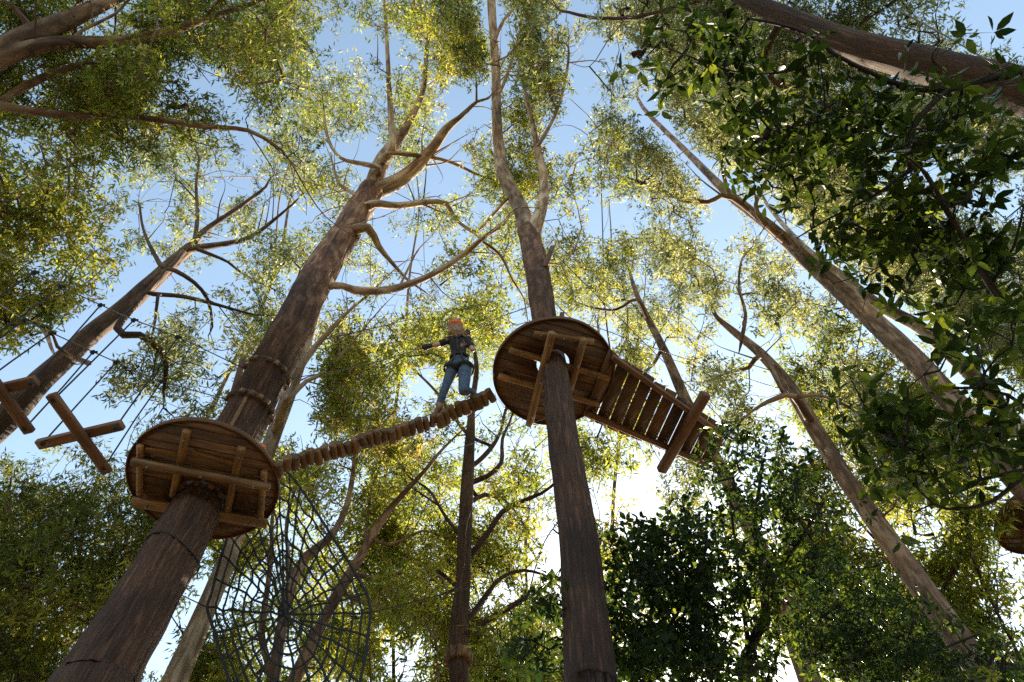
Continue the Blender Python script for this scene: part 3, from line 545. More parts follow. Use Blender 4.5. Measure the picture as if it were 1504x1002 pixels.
# L: dense gum mass lower left: three trees
for (lab, trunkp, regs, sd) in (
    ('dense dark green tree filling the lower left corner', [(-20, 1080, 26), (10, 1000, 20), (25, 900, 16), (20, 840, 12), (5, 780, 8), (10, 730, 5)], [(60, 800, 110, 90, 8, 11, 95, .22), (50, 920, 90, 80, 6.5, 8.5, 70, .3), (40, 710, 70, 35, 10, 12, 30, .12)], 14),
    ('slender many stemmed tree left of the big red brown trunk', [(30, 1070, 15), (60, 990, 13), (90, 920, 11), (110, 850, 8), (120, 790, 6), (135, 730, 4)], [(150, 790, 70, 80, 8.5, 11, 60, .35), (130, 880, 60, 70, 7, 9, 42, .6), (190, 730, 45, 40, 10, 12, 24, .25), (110, 700, 60, 30, 10, 12, 22, .12)], 15)):
    t = Tree(lab, M['bark_gum'], M['leaf_green'], seed=sd)
    t.limb(trunkp, b=(9.5 if sd == 14 else 10.5, 8.8 if sd == 14 else 9.5), main=True, ground=True, sides=16)
    x, y, w = trunkp[2]; b0 = 9.2 if sd == 14 else 10
    t.limb([(x, y, 9), (x+40, y-60, 7), (x+70, y-130, 5), (x+105, y-180, 3)], b=(b0, b0-.3))
    t.limb([(x, y, 8), (x-20, y-50, 6), (x-30, y-120, 4)], b=(b0, b0-.5))
    t.limb([(x+5, y+30, 8), (x+60, y-10, 6), (x+110, y-60, 4)], b=(b0, b0+.3))
    t.crown(regs, spread=.75); exec_trees.append((t, dict(tufts=11, per=11, rad=.22, ln=.125)))
# O: trees beyond the left edge
for (lab, trunkp, regs, sd, bq) in (
    ('yellow green gum crown at the upper left edge', [(-160, 420, 34), (-90, 330, 26), (-40, 270, 18), (0, 270, 12), (50, 303, 8), (80, 325, 7), (105, 352, 5)], [(60, 270, 90, 60, 12, 15, 75, .55), (70, 340, 80, 50, 12, 15, 55, .7), (50, 210, 70, 40, 13, 16, 30, .5)], 16, (6, 4.6)),
    ('yellow green gum crown behind the rope ladder cables at left', [(-180, 640, 30), (-110, 520, 24), (-60, 450, 16), (0, 430, 11), (35, 455, 9), (65, 485, 7), (80, 520, 4)], [(50, 410, 90, 60, 11, 14, 75, .72), (80, 480, 70, 50, 10.5, 13, 40, .5), (40, 370, 60, 40, 12, 15, 30, .5)], 17, (8, 6.8))):
    t = Tree(lab, M['bark_gum'], M['leaf_gum'], seed=sd)
    t.limb(trunkp, b=bq, main=True, ground=True, sides=18); t.crown(regs, spread=.75); exec_trees.append((t, {}))
# far background trees that close the gaps: each its own trunk and crown
far = [
 ('distant pale gum high up between the top left limbs and the forked trunk', [(330, 560, 14), (400, 400, 11), (440, 280, 8), (455, 150, 5), (450, 60, 3)], (14, 8), [(430, 120, 70, 90, 26, 34, 40, .5), (440, 230, 60, 70, 24, 30, 30, .5), (380, 40, 60, 50, 26, 32, 25, .45), (350, 150, 60, 60, 24, 30, 20, .4), (500, 180, 70, 90, 26, 32, 50, .5), (400, 280, 90, 80, 22, 28, 50, .5), (250, 250, 90, 60, 22, 28, 20, .4)], 18, 'leaf_grey'),
 ('distant gum whose crown shows just right of the forked trunk', [(600, 640, 12), (610, 500, 10), (612, 400, 8), (608, 300, 5), (600, 220, 3)], (17, 12), [(600, 260, 90, 70, 26, 32, 45, .5), (640, 440, 80, 60, 22, 27, 40, .5), (520, 380, 50, 60, 24, 28, 22, .55), (690, 320, 60, 60, 24, 29, 28, .5), (610, 300, 120, 110, 26, 32, 90, .5), (640, 150, 70, 80, 27, 33, 40, .5), (560, 450, 80, 60, 21, 26, 30, .5)], 19, 'leaf_grey'),
 ('distant gum seen between the centre trunk and the long diagonal trunk', [(900, 760, 13), (900, 600, 11), (890, 480, 9), (880, 380, 6), (885, 300, 3)], (18, 15), [(900, 420, 80, 50, 24, 29, 40, .55), (950, 360, 70, 40, 24, 29, 22, .55), (880, 200, 60, 80, 26, 32, 25, .5), (780, 450, 80, 60, 22, 27, 30, .55), (1000, 420, 60, 50, 23, 27, 25, .6)], 20, 'leaf_grey'),
 ('distant gum low down between the net and the bridge trunk', [(590, 1080, 15), (580, 960, 12), (575, 860, 10), (570, 760, 7), (560, 690, 4)], (15, 14), [(590, 880, 100, 110, 11, 15, 95, .5), (480, 840, 80, 90, 12, 15, 70, .5), (600, 740, 90, 60, 15, 19, 55, .6), (480, 960, 90, 50, 10, 12, 45, .45), (400, 700, 60, 50, 15, 18, 25, .6)], 21, 'leaf_gum'),
 ('distant gum between the bottom centre trunk and the dark foreground trunk', [(770, 1080, 14), (765, 980, 12), (770, 880, 9), (775, 780, 6), (780, 700, 4)], (16, 15), [(760, 850, 80, 100, 12, 15, 60, .5), (740, 970, 80, 50, 10.5, 12, 45, .5), (760, 690, 80, 60, 15, 18, 40, .65), (880, 650, 50, 50, 15, 18, 14, .5)], 22, 'leaf_gum'),
 ('distant gum behind the lower right slanting trunk', [(1380, 1080, 16), (1350, 960, 13), (1310, 840, 10), (1260, 740, 8), (1220, 650, 5)], (15, 13), [(1300, 760, 110, 100, 11, 15, 90, .45), (1180, 560, 90, 90, 16, 20, 60, .5), (1380, 870, 80, 80, 9.5, 12, 55, .4), (1230, 850, 70, 80, 10, 13, 40, .55), (1340, 600, 90, 70, 14, 18, 50, .45)], 23, 'leaf_gum'),
 ('slim forked gum standing in the bottom right corner', [(1515, 1080, 14), (1490, 980, 12), (1475, 900, 10), (1450, 820, 8), (1435, 760, 5), (1430, 700, 3)], (12, 11), [(1440, 780, 80, 60, 10, 12.5, 60, .55), (1460, 870, 70, 60, 9, 11, 38, .5), (1470, 960, 70, 50, 8, 9.5, 38, .4), (1400, 700, 80, 50, 12, 14, 36, .45)], 24, 'leaf_gum'),
 ('distant pale gum in the upper right behind the broad leaves', [(1500, 620, 14), (1420, 480, 12), (1340, 380, 9), (1270, 290, 6), (1220, 210, 4)], (16, 9), [(1220, 250, 110, 80, 20, 26, 50, .5), (1340, 330, 110, 90, 18, 23, 60, .4), (1440, 420, 90, 90, 16, 20, 50, .4), (1150, 320, 60, 60, 20, 24, 25, .6), (1400, 180, 110, 80, 17, 22, 35, .4), (1040, 150, 60, 60, 24, 29, 25, .55)], 25, 'leaf_grey'),
]
for lab, tp, bq, regs, sd, lf in far:
    t = Tree(lab, M['bark_brown'], M[lf], seed=sd, group='gum trees overhead')
    tp = [(x+RNG.normal()*12, y, w*.42) for x, y, w in tp]; W = t.limb(tp, b=bq, main=True, ground=True, sides=16, wob=.08)
    for k in range(5):
        i = random.randint(len(tp)//3, len(tp)-2); x, y, w = tp[i]; bi = bq[0]+(bq[1]-bq[0])*i/(len(tp)-1)
        rg = random.choice(regs); s_ = 1
        t.limb([(x, y, w*.6), ((x*2+rg[0])/3+random.uniform(-12, 12), (y*2+rg[1])/3-8, w*.5), ((x+rg[0]*2)/3+random.uniform(-12, 12), (y+rg[1]*2)/3, w*.35), (rg[0], rg[1], w*.2)], h=(max(2, W[min(i+2, len(W)-1), 2]-EYE), (rg[4]+rg[5])/2), sides=8)
    t.crown(regs, spread=1.0); exec_trees.append((t, dict(tufts=11, per=10, rad=.32, ln=.19, tuftr=.08)))
for t in (A, B, T3, D, G, Ft, F2, H, K, J1, J2): exec_trees.insert(0, (t, {}))
exec_trees.append((E, dict(tufts=10, per=11, rad=.18, ln=.105, tuftr=.045))); exec_trees.append((I, dict(tufts=10, per=11, rad=.18, ln=.105, tuftr=.045)))
# thin the crowns so that as much sky shows through, direction by direction, as in the photograph
def thin(trees):
    rows = []; rt_ = np.random.RandomState(9); prio = set()
    for ti, (t, kw) in enumerate(trees):
        base_t = float(np.mean(t.clt)) if t.clt else .5
        for p in t.tips:
            for _ in range(2): prio.add((ti, len(t.cl))); t.cl.append(p+rt_.normal(size=3)*np.array([.3, .3, .2])+np.array([0, 0, .08])); t.clt.append(base_t+rt_.normal()*.15)
        kw = {**dict(tufts=11, per=11, rad=.24, ln=.145), **kw}
        for ci, c in enumerate(t.cl):
            q = R3.T @ (np.array(c)-[0, 0, EYE])
            if q[2] < .8: continue
            rows.append((CX+F*q[0]/q[2], CY-F*q[1]/q[2], q[2], kw['rad']*1.15*F/q[2], kw['tufts']*kw['per']*kw['ln']**2*.24*.55*.55*(F/q[2])**2, ti, ci))
    rows = np.array(rows); cell = 8.; ox = 400.; nx, ny = 290, 230; acc = np.zeros((ny, nx))
    gx, gy = np.meshgrid((np.arange(nx)+.5)*cell-ox, (np.arange(ny)+.5)*cell-ox)
    rs = np.random.RandomState(4)
    def vn(sc_):
        g = rs.rand(int(ny*cell/sc_)+3, int(nx*cell/sc_)+3); x = (gx+ox)/sc_; y = (gy+ox)/sc_; i = x.astype(int); j = y.astype(int); a = x-i; b = y-j; a = a*a*(3-2*a); b = b*b*(3-2*b)
        return g[j, i]*(1-a)*(1-b)+g[j, i+1]*a*(1-b)+g[j+1, i]*(1-a)*b+g[j+1, i+1]*a*b
    nz = .4*vn(90)+.4*vn(48)+.2*vn(26); nz = (nz-nz.mean())/nz.std()
    tgt = -np.log(1-np.clip(cov(gx, gy), 0, 1)*.93)*1.72*np.clip(1+.9*nz, .0, 3.2)
    tgt = tgt*np.where((gx < 240) & (gy > 670), .42, 1)
    tgt = np.where(cov(gx, gy) < .3, tgt*.6, tgt); tgt = tgt*(.98+.22*np.clip((gy-600)/250, 0, 1))
    occ = np.array(OCC); keep = {}; mg = np.where(occ[:, 4] > .5, 1.05, .35)
    perm = np.random.RandomState(2).permutation(len(rows)); pr = np.array([(int(a), int(b)) in prio for a, b in rows[:, 5:7]]); perm = perm[np.argsort(~pr[perm], kind='stable')]
    for r_ in rows[perm]:
        px, py, z, rp, area, ti, ci = r_
        if not (-ox+20 < px < nx*cell-ox-20 and -ox+20 < py < ny*cell-ox-20): continue
        near = (np.abs(occ[:, 0]-px) < occ[:, 3]*.85+rp*mg) & (np.abs(occ[:, 1]-py) < occ[:, 3]*.85+rp*mg) & (occ[:, 2] > z-.6)
        if (near & ((occ[:, 4] > .5) | ((int(ti), int(ci)) not in prio))).any(): continue
        k = int(rp*1.3/cell)+1; i, j = int((px+ox)/cell), int((py+ox)/cell); sl = (slice(max(0, j-k), j+k+1), slice(max(0, i-k), i+k+1))
        w_ = np.exp(-((gx[sl]-px)**2+(gy[sl]-py)**2)/(rp*rp)); tot = w_.sum()
        if tot <= 0: continue
        if (acc[sl]*w_).sum() + .5*area/cell**2*(w_*w_).sum()/tot > (tgt[sl]*w_).sum(): continue
        acc[sl] += w_/tot*area/cell**2; keep.setdefault(int(ti), []).append(int(ci))
    for ti, (t, kw) in enumerate(trees):
        k = sorted(keep.get(ti, [])); t.cl = [t.cl[i] for i in k]; t.clt = [t.clt[i] for i in k]
    print('kept', sum(len(v) for v in keep.values()), 'of', len(rows), 'mean tau', acc[50:175, 50:238].mean(), 'target', tgt[50:175, 50:238].mean(), file=__import__('sys').stderr)
thin(exec_trees)
nleaf = 0
for t, kw in exec_trees:
    t.finish_gum(**kw); nleaf += len(t.cl)
print('clusters', nleaf, file=__import__('sys').stderr)
# ------------------------------------------------------------------ near broad-leaved trees (their leafy shoots placed shoot by shoot)
CLN = .5
def region_clusters(t, regs, tint=.3):
    for cx, cy, rx, ry, d0, d1, n in [r_[:7] for r_ in regs]:
        for _ in range(int(n*CLN)):
            a = RNG.random()*2*PI; q = math.sqrt(RNG.random()); px, py = cx+rx*q*math.cos(a), cy+ry*q*math.sin(a)
            d = ray(px, py); d = d/np.linalg.norm(d); D_ = d0+(d1-d0)*RNG.random(); p = d*D_; p[2] += EYE
            for (ax_, ay_, bx_, by_, wd_, pr_) in ((1040, 255, 1180, 378, 26, .9), (1180, 378, 1400, 590, 34, .85), (1400, 590, 1504, 710, 30, .6), (1130, 15, 1400, 110, 36, .55), (1110, 510, 1250, 715, 30, .9), (1250, 715, 1365, 878, 34, .8), (1365, 878, 1440, 985, 30, .6)):
                q_ = max(0, min(1, ((px-ax_)*(bx_-ax_)+(py-ay_)*(by_-ay_))/((bx_-ax_)**2+(by_-ay_)**2)))
                if math.hypot(px-ax_-q_*(bx_-ax_), py-ay_-q_*(by_-ay_)) < wd_ and RNG.random() < pr_: break
            else: t.cl.append(p); t.clt.append(tint+RNG.normal()*.2)
def atd(px, py, D_):
    d = ray(px, py); p = d/np.linalg.norm(d)*D_; p[2] += EYE; return p
def dlimb(t, rows, **k):     # rows px, py, width px, distance
    t.limb(None, world=[[*atd(x, y, D_), w/2/pxm(atd(x, y, D_))] for x, y, w, D_ in rows], **k)
S1 = Tree('large dark broad leaved tree hanging over the upper right of the view', M['bark_dark'], M['leaf_broad'], group='broad leaved trees', cat='tree', name='broadleaf_tree', seed=30)
p0 = atd(1640, 420, 5.0)
S1.limb(None, world=[[p0[0]+.3, p0[1]+.1, -.05, .11], [p0[0]+.25, p0[1]+.1, 1.8, .085], [*p0, .06], [*atd(1600, 250, 5.2), .05], [*atd(1590, 110, 5.4), .04]], main=True, sides=20)
dlimb(S1, [(1590, 110, 16, 5.4), (1504, 106, 13, 5.2), (1440, 120, 12, 5.1), (1390, 131, 11, 5), (1330, 128, 9, 4.9), (1280, 108, 8, 4.8), (1225, 80, 7, 4.7), (1190, 52, 6, 4.7), (1140, 35, 5, 4.6), (1100, 28, 4, 4.6)])
dlimb(S1, [(1392, 131, 10, 5), (1362, 160, 9, 4.9), (1340, 190, 8, 4.8), (1333, 225, 7, 4.7), (1338, 250, 6, 4.7)])
dlimb(S1, [(1640, 500, 16, 5), (1504, 470, 13, 4.9), (1455, 420, 11, 4.8), (1420, 360, 9, 4.7), (1385, 300, 8, 4.6), (1360, 255, 6, 4.6), (1330, 230, 4, 4.5)])
dlimb(S1, [(1225, 80, 4, 4.7), (1180, 100, 4, 4.6), (1100, 110, 3, 4.5), (1030, 90, 3, 4.4), (980, 70, 2, 4.4)])
dlimb(S1, [(1310, 128, 4, 4.9), (1260, 160, 3, 4.7), (1200, 180, 3, 4.5), (1130, 190, 2, 4.4)])
dlimb(S1, [(1338, 250, 5, 4.7), (1280, 290, 4, 4.6), (1220, 320, 3, 4.5), (1170, 350, 2, 4.4)])
dlimb(S1, [(1455, 420, 5, 4.8), (1490, 360, 4, 4.8), (1504, 300, 3, 4.8)])
CLN = .28
region_clusters(S1, [(1060, 70, 100, 65, 4.3, 4.9, 75), (985, 100, 40, 50, 4.3, 4.7, 22), (1150, 150, 110, 80, 4.3, 5, 95), (1200, 220, 110, 90, 4.3, 5.2, 115), (1300, 270, 120, 110, 4.3, 5.4, 190), (1400, 220, 110, 110, 4.6, 5.5, 110), (1440, 330, 90, 110, 4.5, 5.5, 100), (1240, 360, 90, 60, 4.3, 5, 60), (1360, 400, 110, 60, 4.5, 5.2, 70), (1430, 80, 80, 35, 4.8, 5.3, 24), (1130, 250, 50, 50, 4.3, 4.8, 28), (1280, 130, 60, 50, 4.6, 5, 30), (1600, 250, 80, 200, 4.8, 5.6, 40)])
S1.finish_broad(per=6, ln=.097, shoots=2, wr=.42)
CLN = .36
S2 = Tree('dark broad leaved branch reaching in from the middle of the right edge', M['bark_dark'], M['leaf_broad'], group='broad leaved trees', cat='tree', name='broadleaf_tree', seed=31)
p0 = atd(1680, 740, 4.4)
S2.limb(None, world=[[p0[0]+.2, p0[1]-.1, -.05, .07], [p0[0]+.15, p0[1], 1.5, .055], [*p0, .035], [*atd(1590, 660, 4.4), .02]], main=True, sides=14)
dlimb(S2, [(1590, 660, 9, 4.4), (1504, 700, 7, 4.3), (1460, 735, 6, 4.2), (1410, 748, 5, 4.2), (1370, 740, 4, 4.1), (1330, 700, 3, 4.1), (1290, 690, 2, 4)])
dlimb(S2, [(1590, 660, 8, 4.4), (1504, 690, 6, 4.3), (1440, 705, 5, 4.2), (1395, 725, 4, 4.2), (1350, 670, 3, 4.1), (1300, 640, 2, 4)])
dlimb(S2, [(1590, 660, 8, 4.4), (1480, 580, 5, 4.3), (1400, 570, 4, 4.2), (1330, 590, 3, 4.1)])
region_clusters(S2, [(1300, 590, 80, 70, 3.9, 4.3, 34), (1380, 630, 100, 70, 4, 4.5, 60), (1460, 610, 80, 60, 4, 4.6, 40), (1310, 690, 70, 60, 3.9, 4.2, 28), (1440, 690, 80, 40, 4, 4.4, 20), (1390, 520, 60, 40, 4, 4.4, 16), (1470, 500, 60, 50, 4.2, 4.8, 26), (1310, 790, 20, 20, 3.9, 4.1, 3)])
S2.finish_broad(per=6, ln=.1, shoots=2, wr=.42)
CLN = .7
S3 = Tree('dark rounded leafy bush right of the dark foreground trunk at the bottom', M['bark_dark'], M['leaf_bush'], group='broad leaved trees', cat='tree', name='broadleaf_tree', seed=32)
p0 = atd(960, 1100, 7.2)
S3.limb(None, world=[[p0[0], p0[1], -.05, .09], [p0[0], p0[1], 1.8, .07], [*p0, .05], [*atd(950, 980, 7.3), .035], [*atd(960, 880, 7.4), .02], [*atd(975, 800, 7.6), .01]], main=True, sides=14)
dlimb(S3, [(950, 980, 6, 7.3), (900, 900, 4, 7.2), (850, 860, 3, 7.1), (800, 850, 2, 7)])
dlimb(S3, [(952, 960, 6, 7.3), (1010, 880, 4, 7.2), (1040, 800, 3, 7.1)])
region_clusters(S3, [(960, 830, 75, 55, 6.9, 7.9, 110), (940, 900, 100, 75, 6.6, 7.8, 210), (1010, 860, 80, 110, 6.8, 8, 190), (950, 970, 110, 45, 6.4, 7.6, 150), (805, 880, 35, 30, 6.4, 6.9, 20), (800, 960, 55, 50, 6.4, 7.2, 40), (1010, 760, 35, 35, 7, 7.8, 24), (915, 785, 45, 20, 7, 7.8, 16)], .25)
S3.finish_broad(per=6, ln=.085, shoots=2, wr=.5, rad=.14)
S4 = Tree('tall dark green shrub below the end of the plank bridge', M['bark_dark'], M['leaf_bush'], group='broad leaved trees', cat='tree', name='broadleaf_tree', seed=33)
p0 = atd(1120, 1100, 8)
S4.limb(None, world=[[p0[0], p0[1], -.05, .12], [p0[0], p0[1], 1.8, .09], [*p0, .07], [*atd(1095, 970, 8), .06], [*atd(1125, 900, 8.1), .05], [*atd(1110, 780, 8.2), .03], [*atd(1120, 680, 8.3), .015]], main=True, sides=16)
dlimb(S4, [(1100, 950, 8, 8), (1090, 880, 6, 8), (1080, 800, 4, 7.9), (1070, 720, 3, 7.9)])
dlimb(S4, [(1120, 880, 6, 8.1), (1170, 800, 4, 8), (1210, 740, 3, 7.9)])
region_clusters(S4, [(1110, 700, 80, 75, 7.4, 8.8, 130), (1070, 640, 35, 22, 7.6, 8.4, 16), (1130, 790, 90, 80, 7.2, 8.6, 150), (1200, 730, 60, 70, 7.4, 8.4, 60), (1090, 900, 90, 90, 7, 8.2, 120), (1180, 860, 70, 70, 7.2, 8.2, 55), (1060, 980, 90, 40, 6.8, 8, 90)], .33)
S4.finish_broad(per=6, ln=.085, shoots=2, wr=.42, rad=.16)
S5 = Tree('low dark feathery tree across the bottom right', M['bark_dark'], M['leaf_bush'], group='broad leaved trees', cat='tree', name='broadleaf_tree', seed=34)
p0 = atd(1290, 1120, 8)
S5.limb(None, world=[[p0[0], p0[1], -.05, .08], [p0[0], p0[1], 1.8, .06], [*p0, .05], [*atd(1300, 980, 8), .03], [*atd(1290, 900, 8.1), .015]], main=True, sides=12)
dlimb(S5, [(1298, 990, 5, 8), (1240, 930, 4, 8), (1210, 880, 3, 7.9)])
dlimb(S5, [(1298, 1000, 5, 8), (1370, 960, 4, 8), (1440, 930, 3, 7.9)])
region_clusters(S5, [(1270, 860, 90, 40, 7.4, 8.6, 90), (1290, 920, 110, 50, 7, 8.4, 150), (1330, 980, 150, 35, 6.8, 8.2, 150), (1450, 980, 80, 40, 7, 8, 60), (1220, 960, 70, 50, 7, 8, 70)], .3)
S5.finish_broad(per=7, ln=.065, shoots=3, wr=.36, rad=.16)
# ------------------------------------------------------------------ ropes course: platforms
def nrm(v): v = np.asarray(v, float); return v/np.linalg.norm(v)
def log_between(name, A_, B_, rad, mat, parent, seed=0, tint=.5, sides=14, taper=.93, end=True):
    m = MB(); A_ = np.array(A_); B_ = np.array(B_); L_ = np.linalg.norm(B_-A_); k = max(4, int(L_/.08)); t = np.linspace(0, 1, k)[:, None]
    P = A_*(1-t)+B_*t; r_ = rad*(1-(1-taper)*t[:, 0]); c = min(.012, rad*.25)
    d = (B_-A_)/L_; P = np.vstack([A_, A_+d*c*.6, P[1:-1], B_-d*c*.6, B_]); r_ = np.r_[rad-c, rad, r_[1:-1], rad*taper, rad*taper-c]
    m.tube(P, r_, sides, True, .05, tint, seed); return m.build(name, mat, parent, 'grain', smooth=False if not end else True)
def board(name, A_, B_, w_, t_, mat, parent, up=(0, 0, 1), tint=.5, seed=0):
    m = MB(); m.box(A_, B_, w_, t_, up, tint, seed); return m.build(name, mat, parent, 'grain', smooth=False)
def platform(label, c, rad, d, hole_c, hole_r, beams, group='round timber platforms', rim=True):
    root = empty('platform', c, label, 'platform', group)
    X_ = np.array([d[0], d[1], 0.]); X_ /= np.linalg.norm(X_); Y_ = np.array([-X_[1], X_[0], 0.]); th = .038
    hc = np.array([np.dot(np.array(hole_c)-c, X_), np.dot(np.array(hole_c)-c, Y_)])
    m = MB(); w_ = .148; y = -rad; k = 0
    while y < rad-.01:
        y0, y1 = y+.004, min(y+w_-.004, rad); ys = np.linspace(y0, y1, 7); xe = np.sqrt(np.maximum(rad*rad-ys*ys, 0))
        hq = hole_r**2-(ys-hc[1])**2
        segs = []
        if hq.max() > 0:
            hx = np.sqrt(np.maximum(hq, 0)); segs = [(-xe, np.maximum(-xe, hc[0]-hx-.0)), (np.minimum(xe, hc[0]+hx), xe)]
        else: segs = [(-xe, xe)]
        for lo, hi in segs:
            if (hi-lo).max() < .03: continue
            k += 1; tn = RNG.random(); dz = RNG.normal()*.002
            V = []; n_ = len(ys)
            for z in (-th/2, th/2):
                for a_, b_ in ((lo, ys), (hi, ys)):
                    for xx, yy in zip(a_, b_): V.append(np.array(c)+X_*xx+Y_*yy+np.array([0, 0, z+dz]))
            V = np.array(V); q = []
            for i in range(n_-1):
                q.append((i, i+1, n_+i+1, n_+i)); q.append((2*n_+i, 3*n_+i, 3*n_+i+1, 2*n_+i+1))
                q.append((i, 2*n_+i, 2*n_+i+1, i+1)); q.append((n_+i, n_+i+1, 3*n_+i+1, 3*n_+i))
            q.append((0, n_, 3*n_, 2*n_)); q.append((n_-1, 3*n_-1, 4*n_-1, 2*n_-1))
            rel = V-np.array(c); at_ = np.stack([rel@Y_+k*.7, rel[:, 2], rel@X_+k*2.3], -1)
            m.add(V, q, None, at_, tn)
        y += w_
    m.build('deck', M['deck'], root, 'grain', smooth=False)
    if rim:
        m = MB(); n_ = 96; V = []; a_ = []
        for i in range(n_):
            a = i*2*PI/n_; e = X_*math.cos(a)+Y_*math.sin(a)
            for rr, zz in ((rad+.002, -.045), (rad+.016, -.045), (rad+.016, .03), (rad+.002, .03)): V.append(np.array(c)+e*rr+np.array([0, 0, zz])); a_.append((rr, zz, a*rad))
        q = [(i*4+j, i*4+(j+1) % 4, ((i+1) % n_)*4+(j+1) % 4, ((i+1) % n_)*4+j) for i in range(n_) for j in range(4)]
        m.add(V, q, None, a_, .55); m.build('rim', M['deck'], root, 'grain', smooth=False)
    for i, (x0, y0, x1, y1, dz, wp, kind) in enumerate(beams):
        p0, p1 = at(x0, y0, c[2]-EYE-dz), at(x1, y1, c[2]-EYE-dz); wd = wp*1.12/pxm((p0+p1)/2)
        if kind == 'log': log_between('bearer' if dz > .13 else 'joist', p0, p1, wd/2, M['log'], root, i, RNG.random())
        else: board('joist', p0, p1, wd, .05, M['log'], root, tint=RNG.random(), seed=i)
        if dz > .08:
            for t in (.12, .5, .88):
                q = p0*(1-t)+p1*t; m = MB(); m.tube(np.array([q-[0, 0, wd*.52+.012], q-[0, 0, wd*.52+.01], q-[0, 0, wd*.3]]), [.012, .018, .018], 6); m.build('bolt', M['steel'], root)
    return root
H1, H2, H3 = 7.4, 8.8, 10.4
c1 = at(300, 706, H1); c2 = at(813, 547, H2); c3 = at(1532, 760, H3)
axA = atb(306, 706, (Vector(c1).y)); 
def trunk_at(pts, z):                # centre of a trunk (rows x, y, z, r) at height z
    for a_, b_ in zip(pts[:-1], pts[1:]):
        if a_[2] <= z <= b_[2]:
            t = (z-a_[2])/(b_[2]-a_[2]); return a_*(1-t)+b_*t
    return pts[-1]
tA = lambda z: trunk_at(A.W, z); tB = lambda z: trunk_at(B.W, z); tC = lambda z: trunk_at(T3.W, z); tF = lambda z: trunk_at(Ft.W, z)
qa = tA(c1[2]); qb = tB(c2[2]); qf = tF(c3[2])
dA = (at(397, 716, H1)-at(193, 678, H1)); dB = (at(895, 556, H2)-at(748, 514, H2))
P1 = platform('round timber platform on the thick left trunk, its long log bearers seen from below', c1, .96, dA, qa[:3], qa[3]+.05,
  [(193, 678, 397, 716, .2, 11, 'log'), (194, 737, 392, 769, .12, 15, 'board'), (275, 632, 254, 728, .085, 11, 'log'), (355, 657, 333, 752, .085, 11, 'log'), (206, 654, 205, 727, .085, 9, 'log'), (388, 692, 382, 766, .085, 9, 'log'), (214, 660, 268, 668, .05, 8, 'board'), (283, 664, 352, 684, .05, 8, 'board')])
P2 = platform('round timber platform on the centre trunk where the log bridge and the plank bridge meet', c2, .885, dB, qb[:3], qb[3]+.05,
  [(811, 488, 777, 625, .2, 11, 'log'), (858, 497, 838, 572, .2, 10, 'log'), (784, 490, 872, 502, .085, 9, 'log'), (748, 514, 895, 556, .085, 9, 'log'), (732, 552, 879, 594, .085, 9, 'log')])
P3 = platform('round timber platform cut off by the right edge of the photo', c3, .95, (1, .1), qf[:3], qf[3]+.05,
  [(1478, 782, 1580, 776, .09, 9, 'log'), (1485, 740, 1575, 736, .09, 9, 'log'), (1520, 715, 1505, 800, .2, 10, 'log')])
# uprights and struts on the platforms
def leaning(label, name, cat, A_, B_, w_, t_, mat, up=(0, 1, 0)):
    m = MB(); m.box(A_, B_, w_, t_, up, .5); o = m.build(name, mat, None, 'grain', smooth=False); return tag(o, label, cat)
leaning('dark squared post standing behind the thick left trunk, above its platform', 'post', 'post', atb(333, 612, 5.95), atb(357, 528, 5.9), .1, .07, M['bar'])
leaning('pale thin timber strut leaning from the left platform up to the rope collar', 'strut', 'strut', atb(335, 634, 5.35), atb(367, 574, 5.3), .05, .035, M['log'])
leaning('short orange brown plank fixed beside the fork of the centre trunk', 'plank', 'plank', atb(800, 392, 4.62), atb(812, 362, 4.55), .1, .05, M['bar'])
leaning('short post stub rising behind the far rim of the centre platform', 'post', 'post', atb(818, 492, 4.75), atb(826, 460, 4.7), .07, .05, M['bar'])
# ------------------------------------------------------------------ collars of wooden blocks roped round trunks
def collar(label, q, z, n, bl=.1, bw=.075, tilt=(0, 0), group='rope collars with wooden blocks'):
    root = empty('block_collar', (q[0], q[1], z), label, 'collar', group); R_ = q[3]+.03
    ring = MB(); a = np.linspace(0, 2*PI, 49); 
    P = np.stack([q[0]+(R_+.035)*np.cos(a), q[1]+(R_+.035)*np.sin(a), z+tilt[0]*np.cos(a)+tilt[1]*np.sin(a)], -1)
    ring.tube(P, .006, 6, False); ring.build('cable', M['steel'], root)
    for i in range(n):
        t = (i+.5*RNG.random())*2*PI/n; c_ = np.array([q[0]+R_*math.cos(t), q[1]+R_*math.sin(t), z+tilt[0]*math.cos(t)+tilt[1]*math.sin(t)])
        ax = nrm([RNG.normal()*.12, RNG.normal()*.12, 1]); log_between('wood_block', c_-ax*bl/2, c_+ax*bl/2, bw/2, M['round'], root, i, .5+.5*RNG.random(), 10, 1)
    return root
z_ = atb(378, 556, 5.45)[2]; collar('upper ring of pale wooden blocks roped round the thick left trunk above its platform', tA(z_), z_, 14, .1, .085, (-.1, .1))
z_ = atb(362, 588, 5.45)[2]; collar('lower ring of pale wooden blocks roped round the thick left trunk above its platform', tA(z_), z_, 14, .1, .085, (-.1, .1))
collar('ring of pale wooden blocks at the hole of the left platform', tA(c1[2]-.04), c1[2]+.0, 12, .16, .08)
z_ = atb(673, 975, 10.9)[2]; collar('ring of wooden blocks round the foot of the bottom centre trunk', tC(z_), z_, 12, .22, .12)
z_ = atb(245, 800, 5.55)[2]; q = tA(z_); a = np.linspace(0, 2*PI, 65)
m = MB(); R_ = q[3]+.018; m.tube(np.stack([q[0]+R_*np.cos(a), q[1]+R_*np.sin(a)-.0, z_-.12*np.cos(a)+.02*np.sin(3*a)], -1), .011, 8, False)
tag(m.build('cable_loop', M['rope']), 'single black cable looped round the thick left trunk below the platform', 'cable')
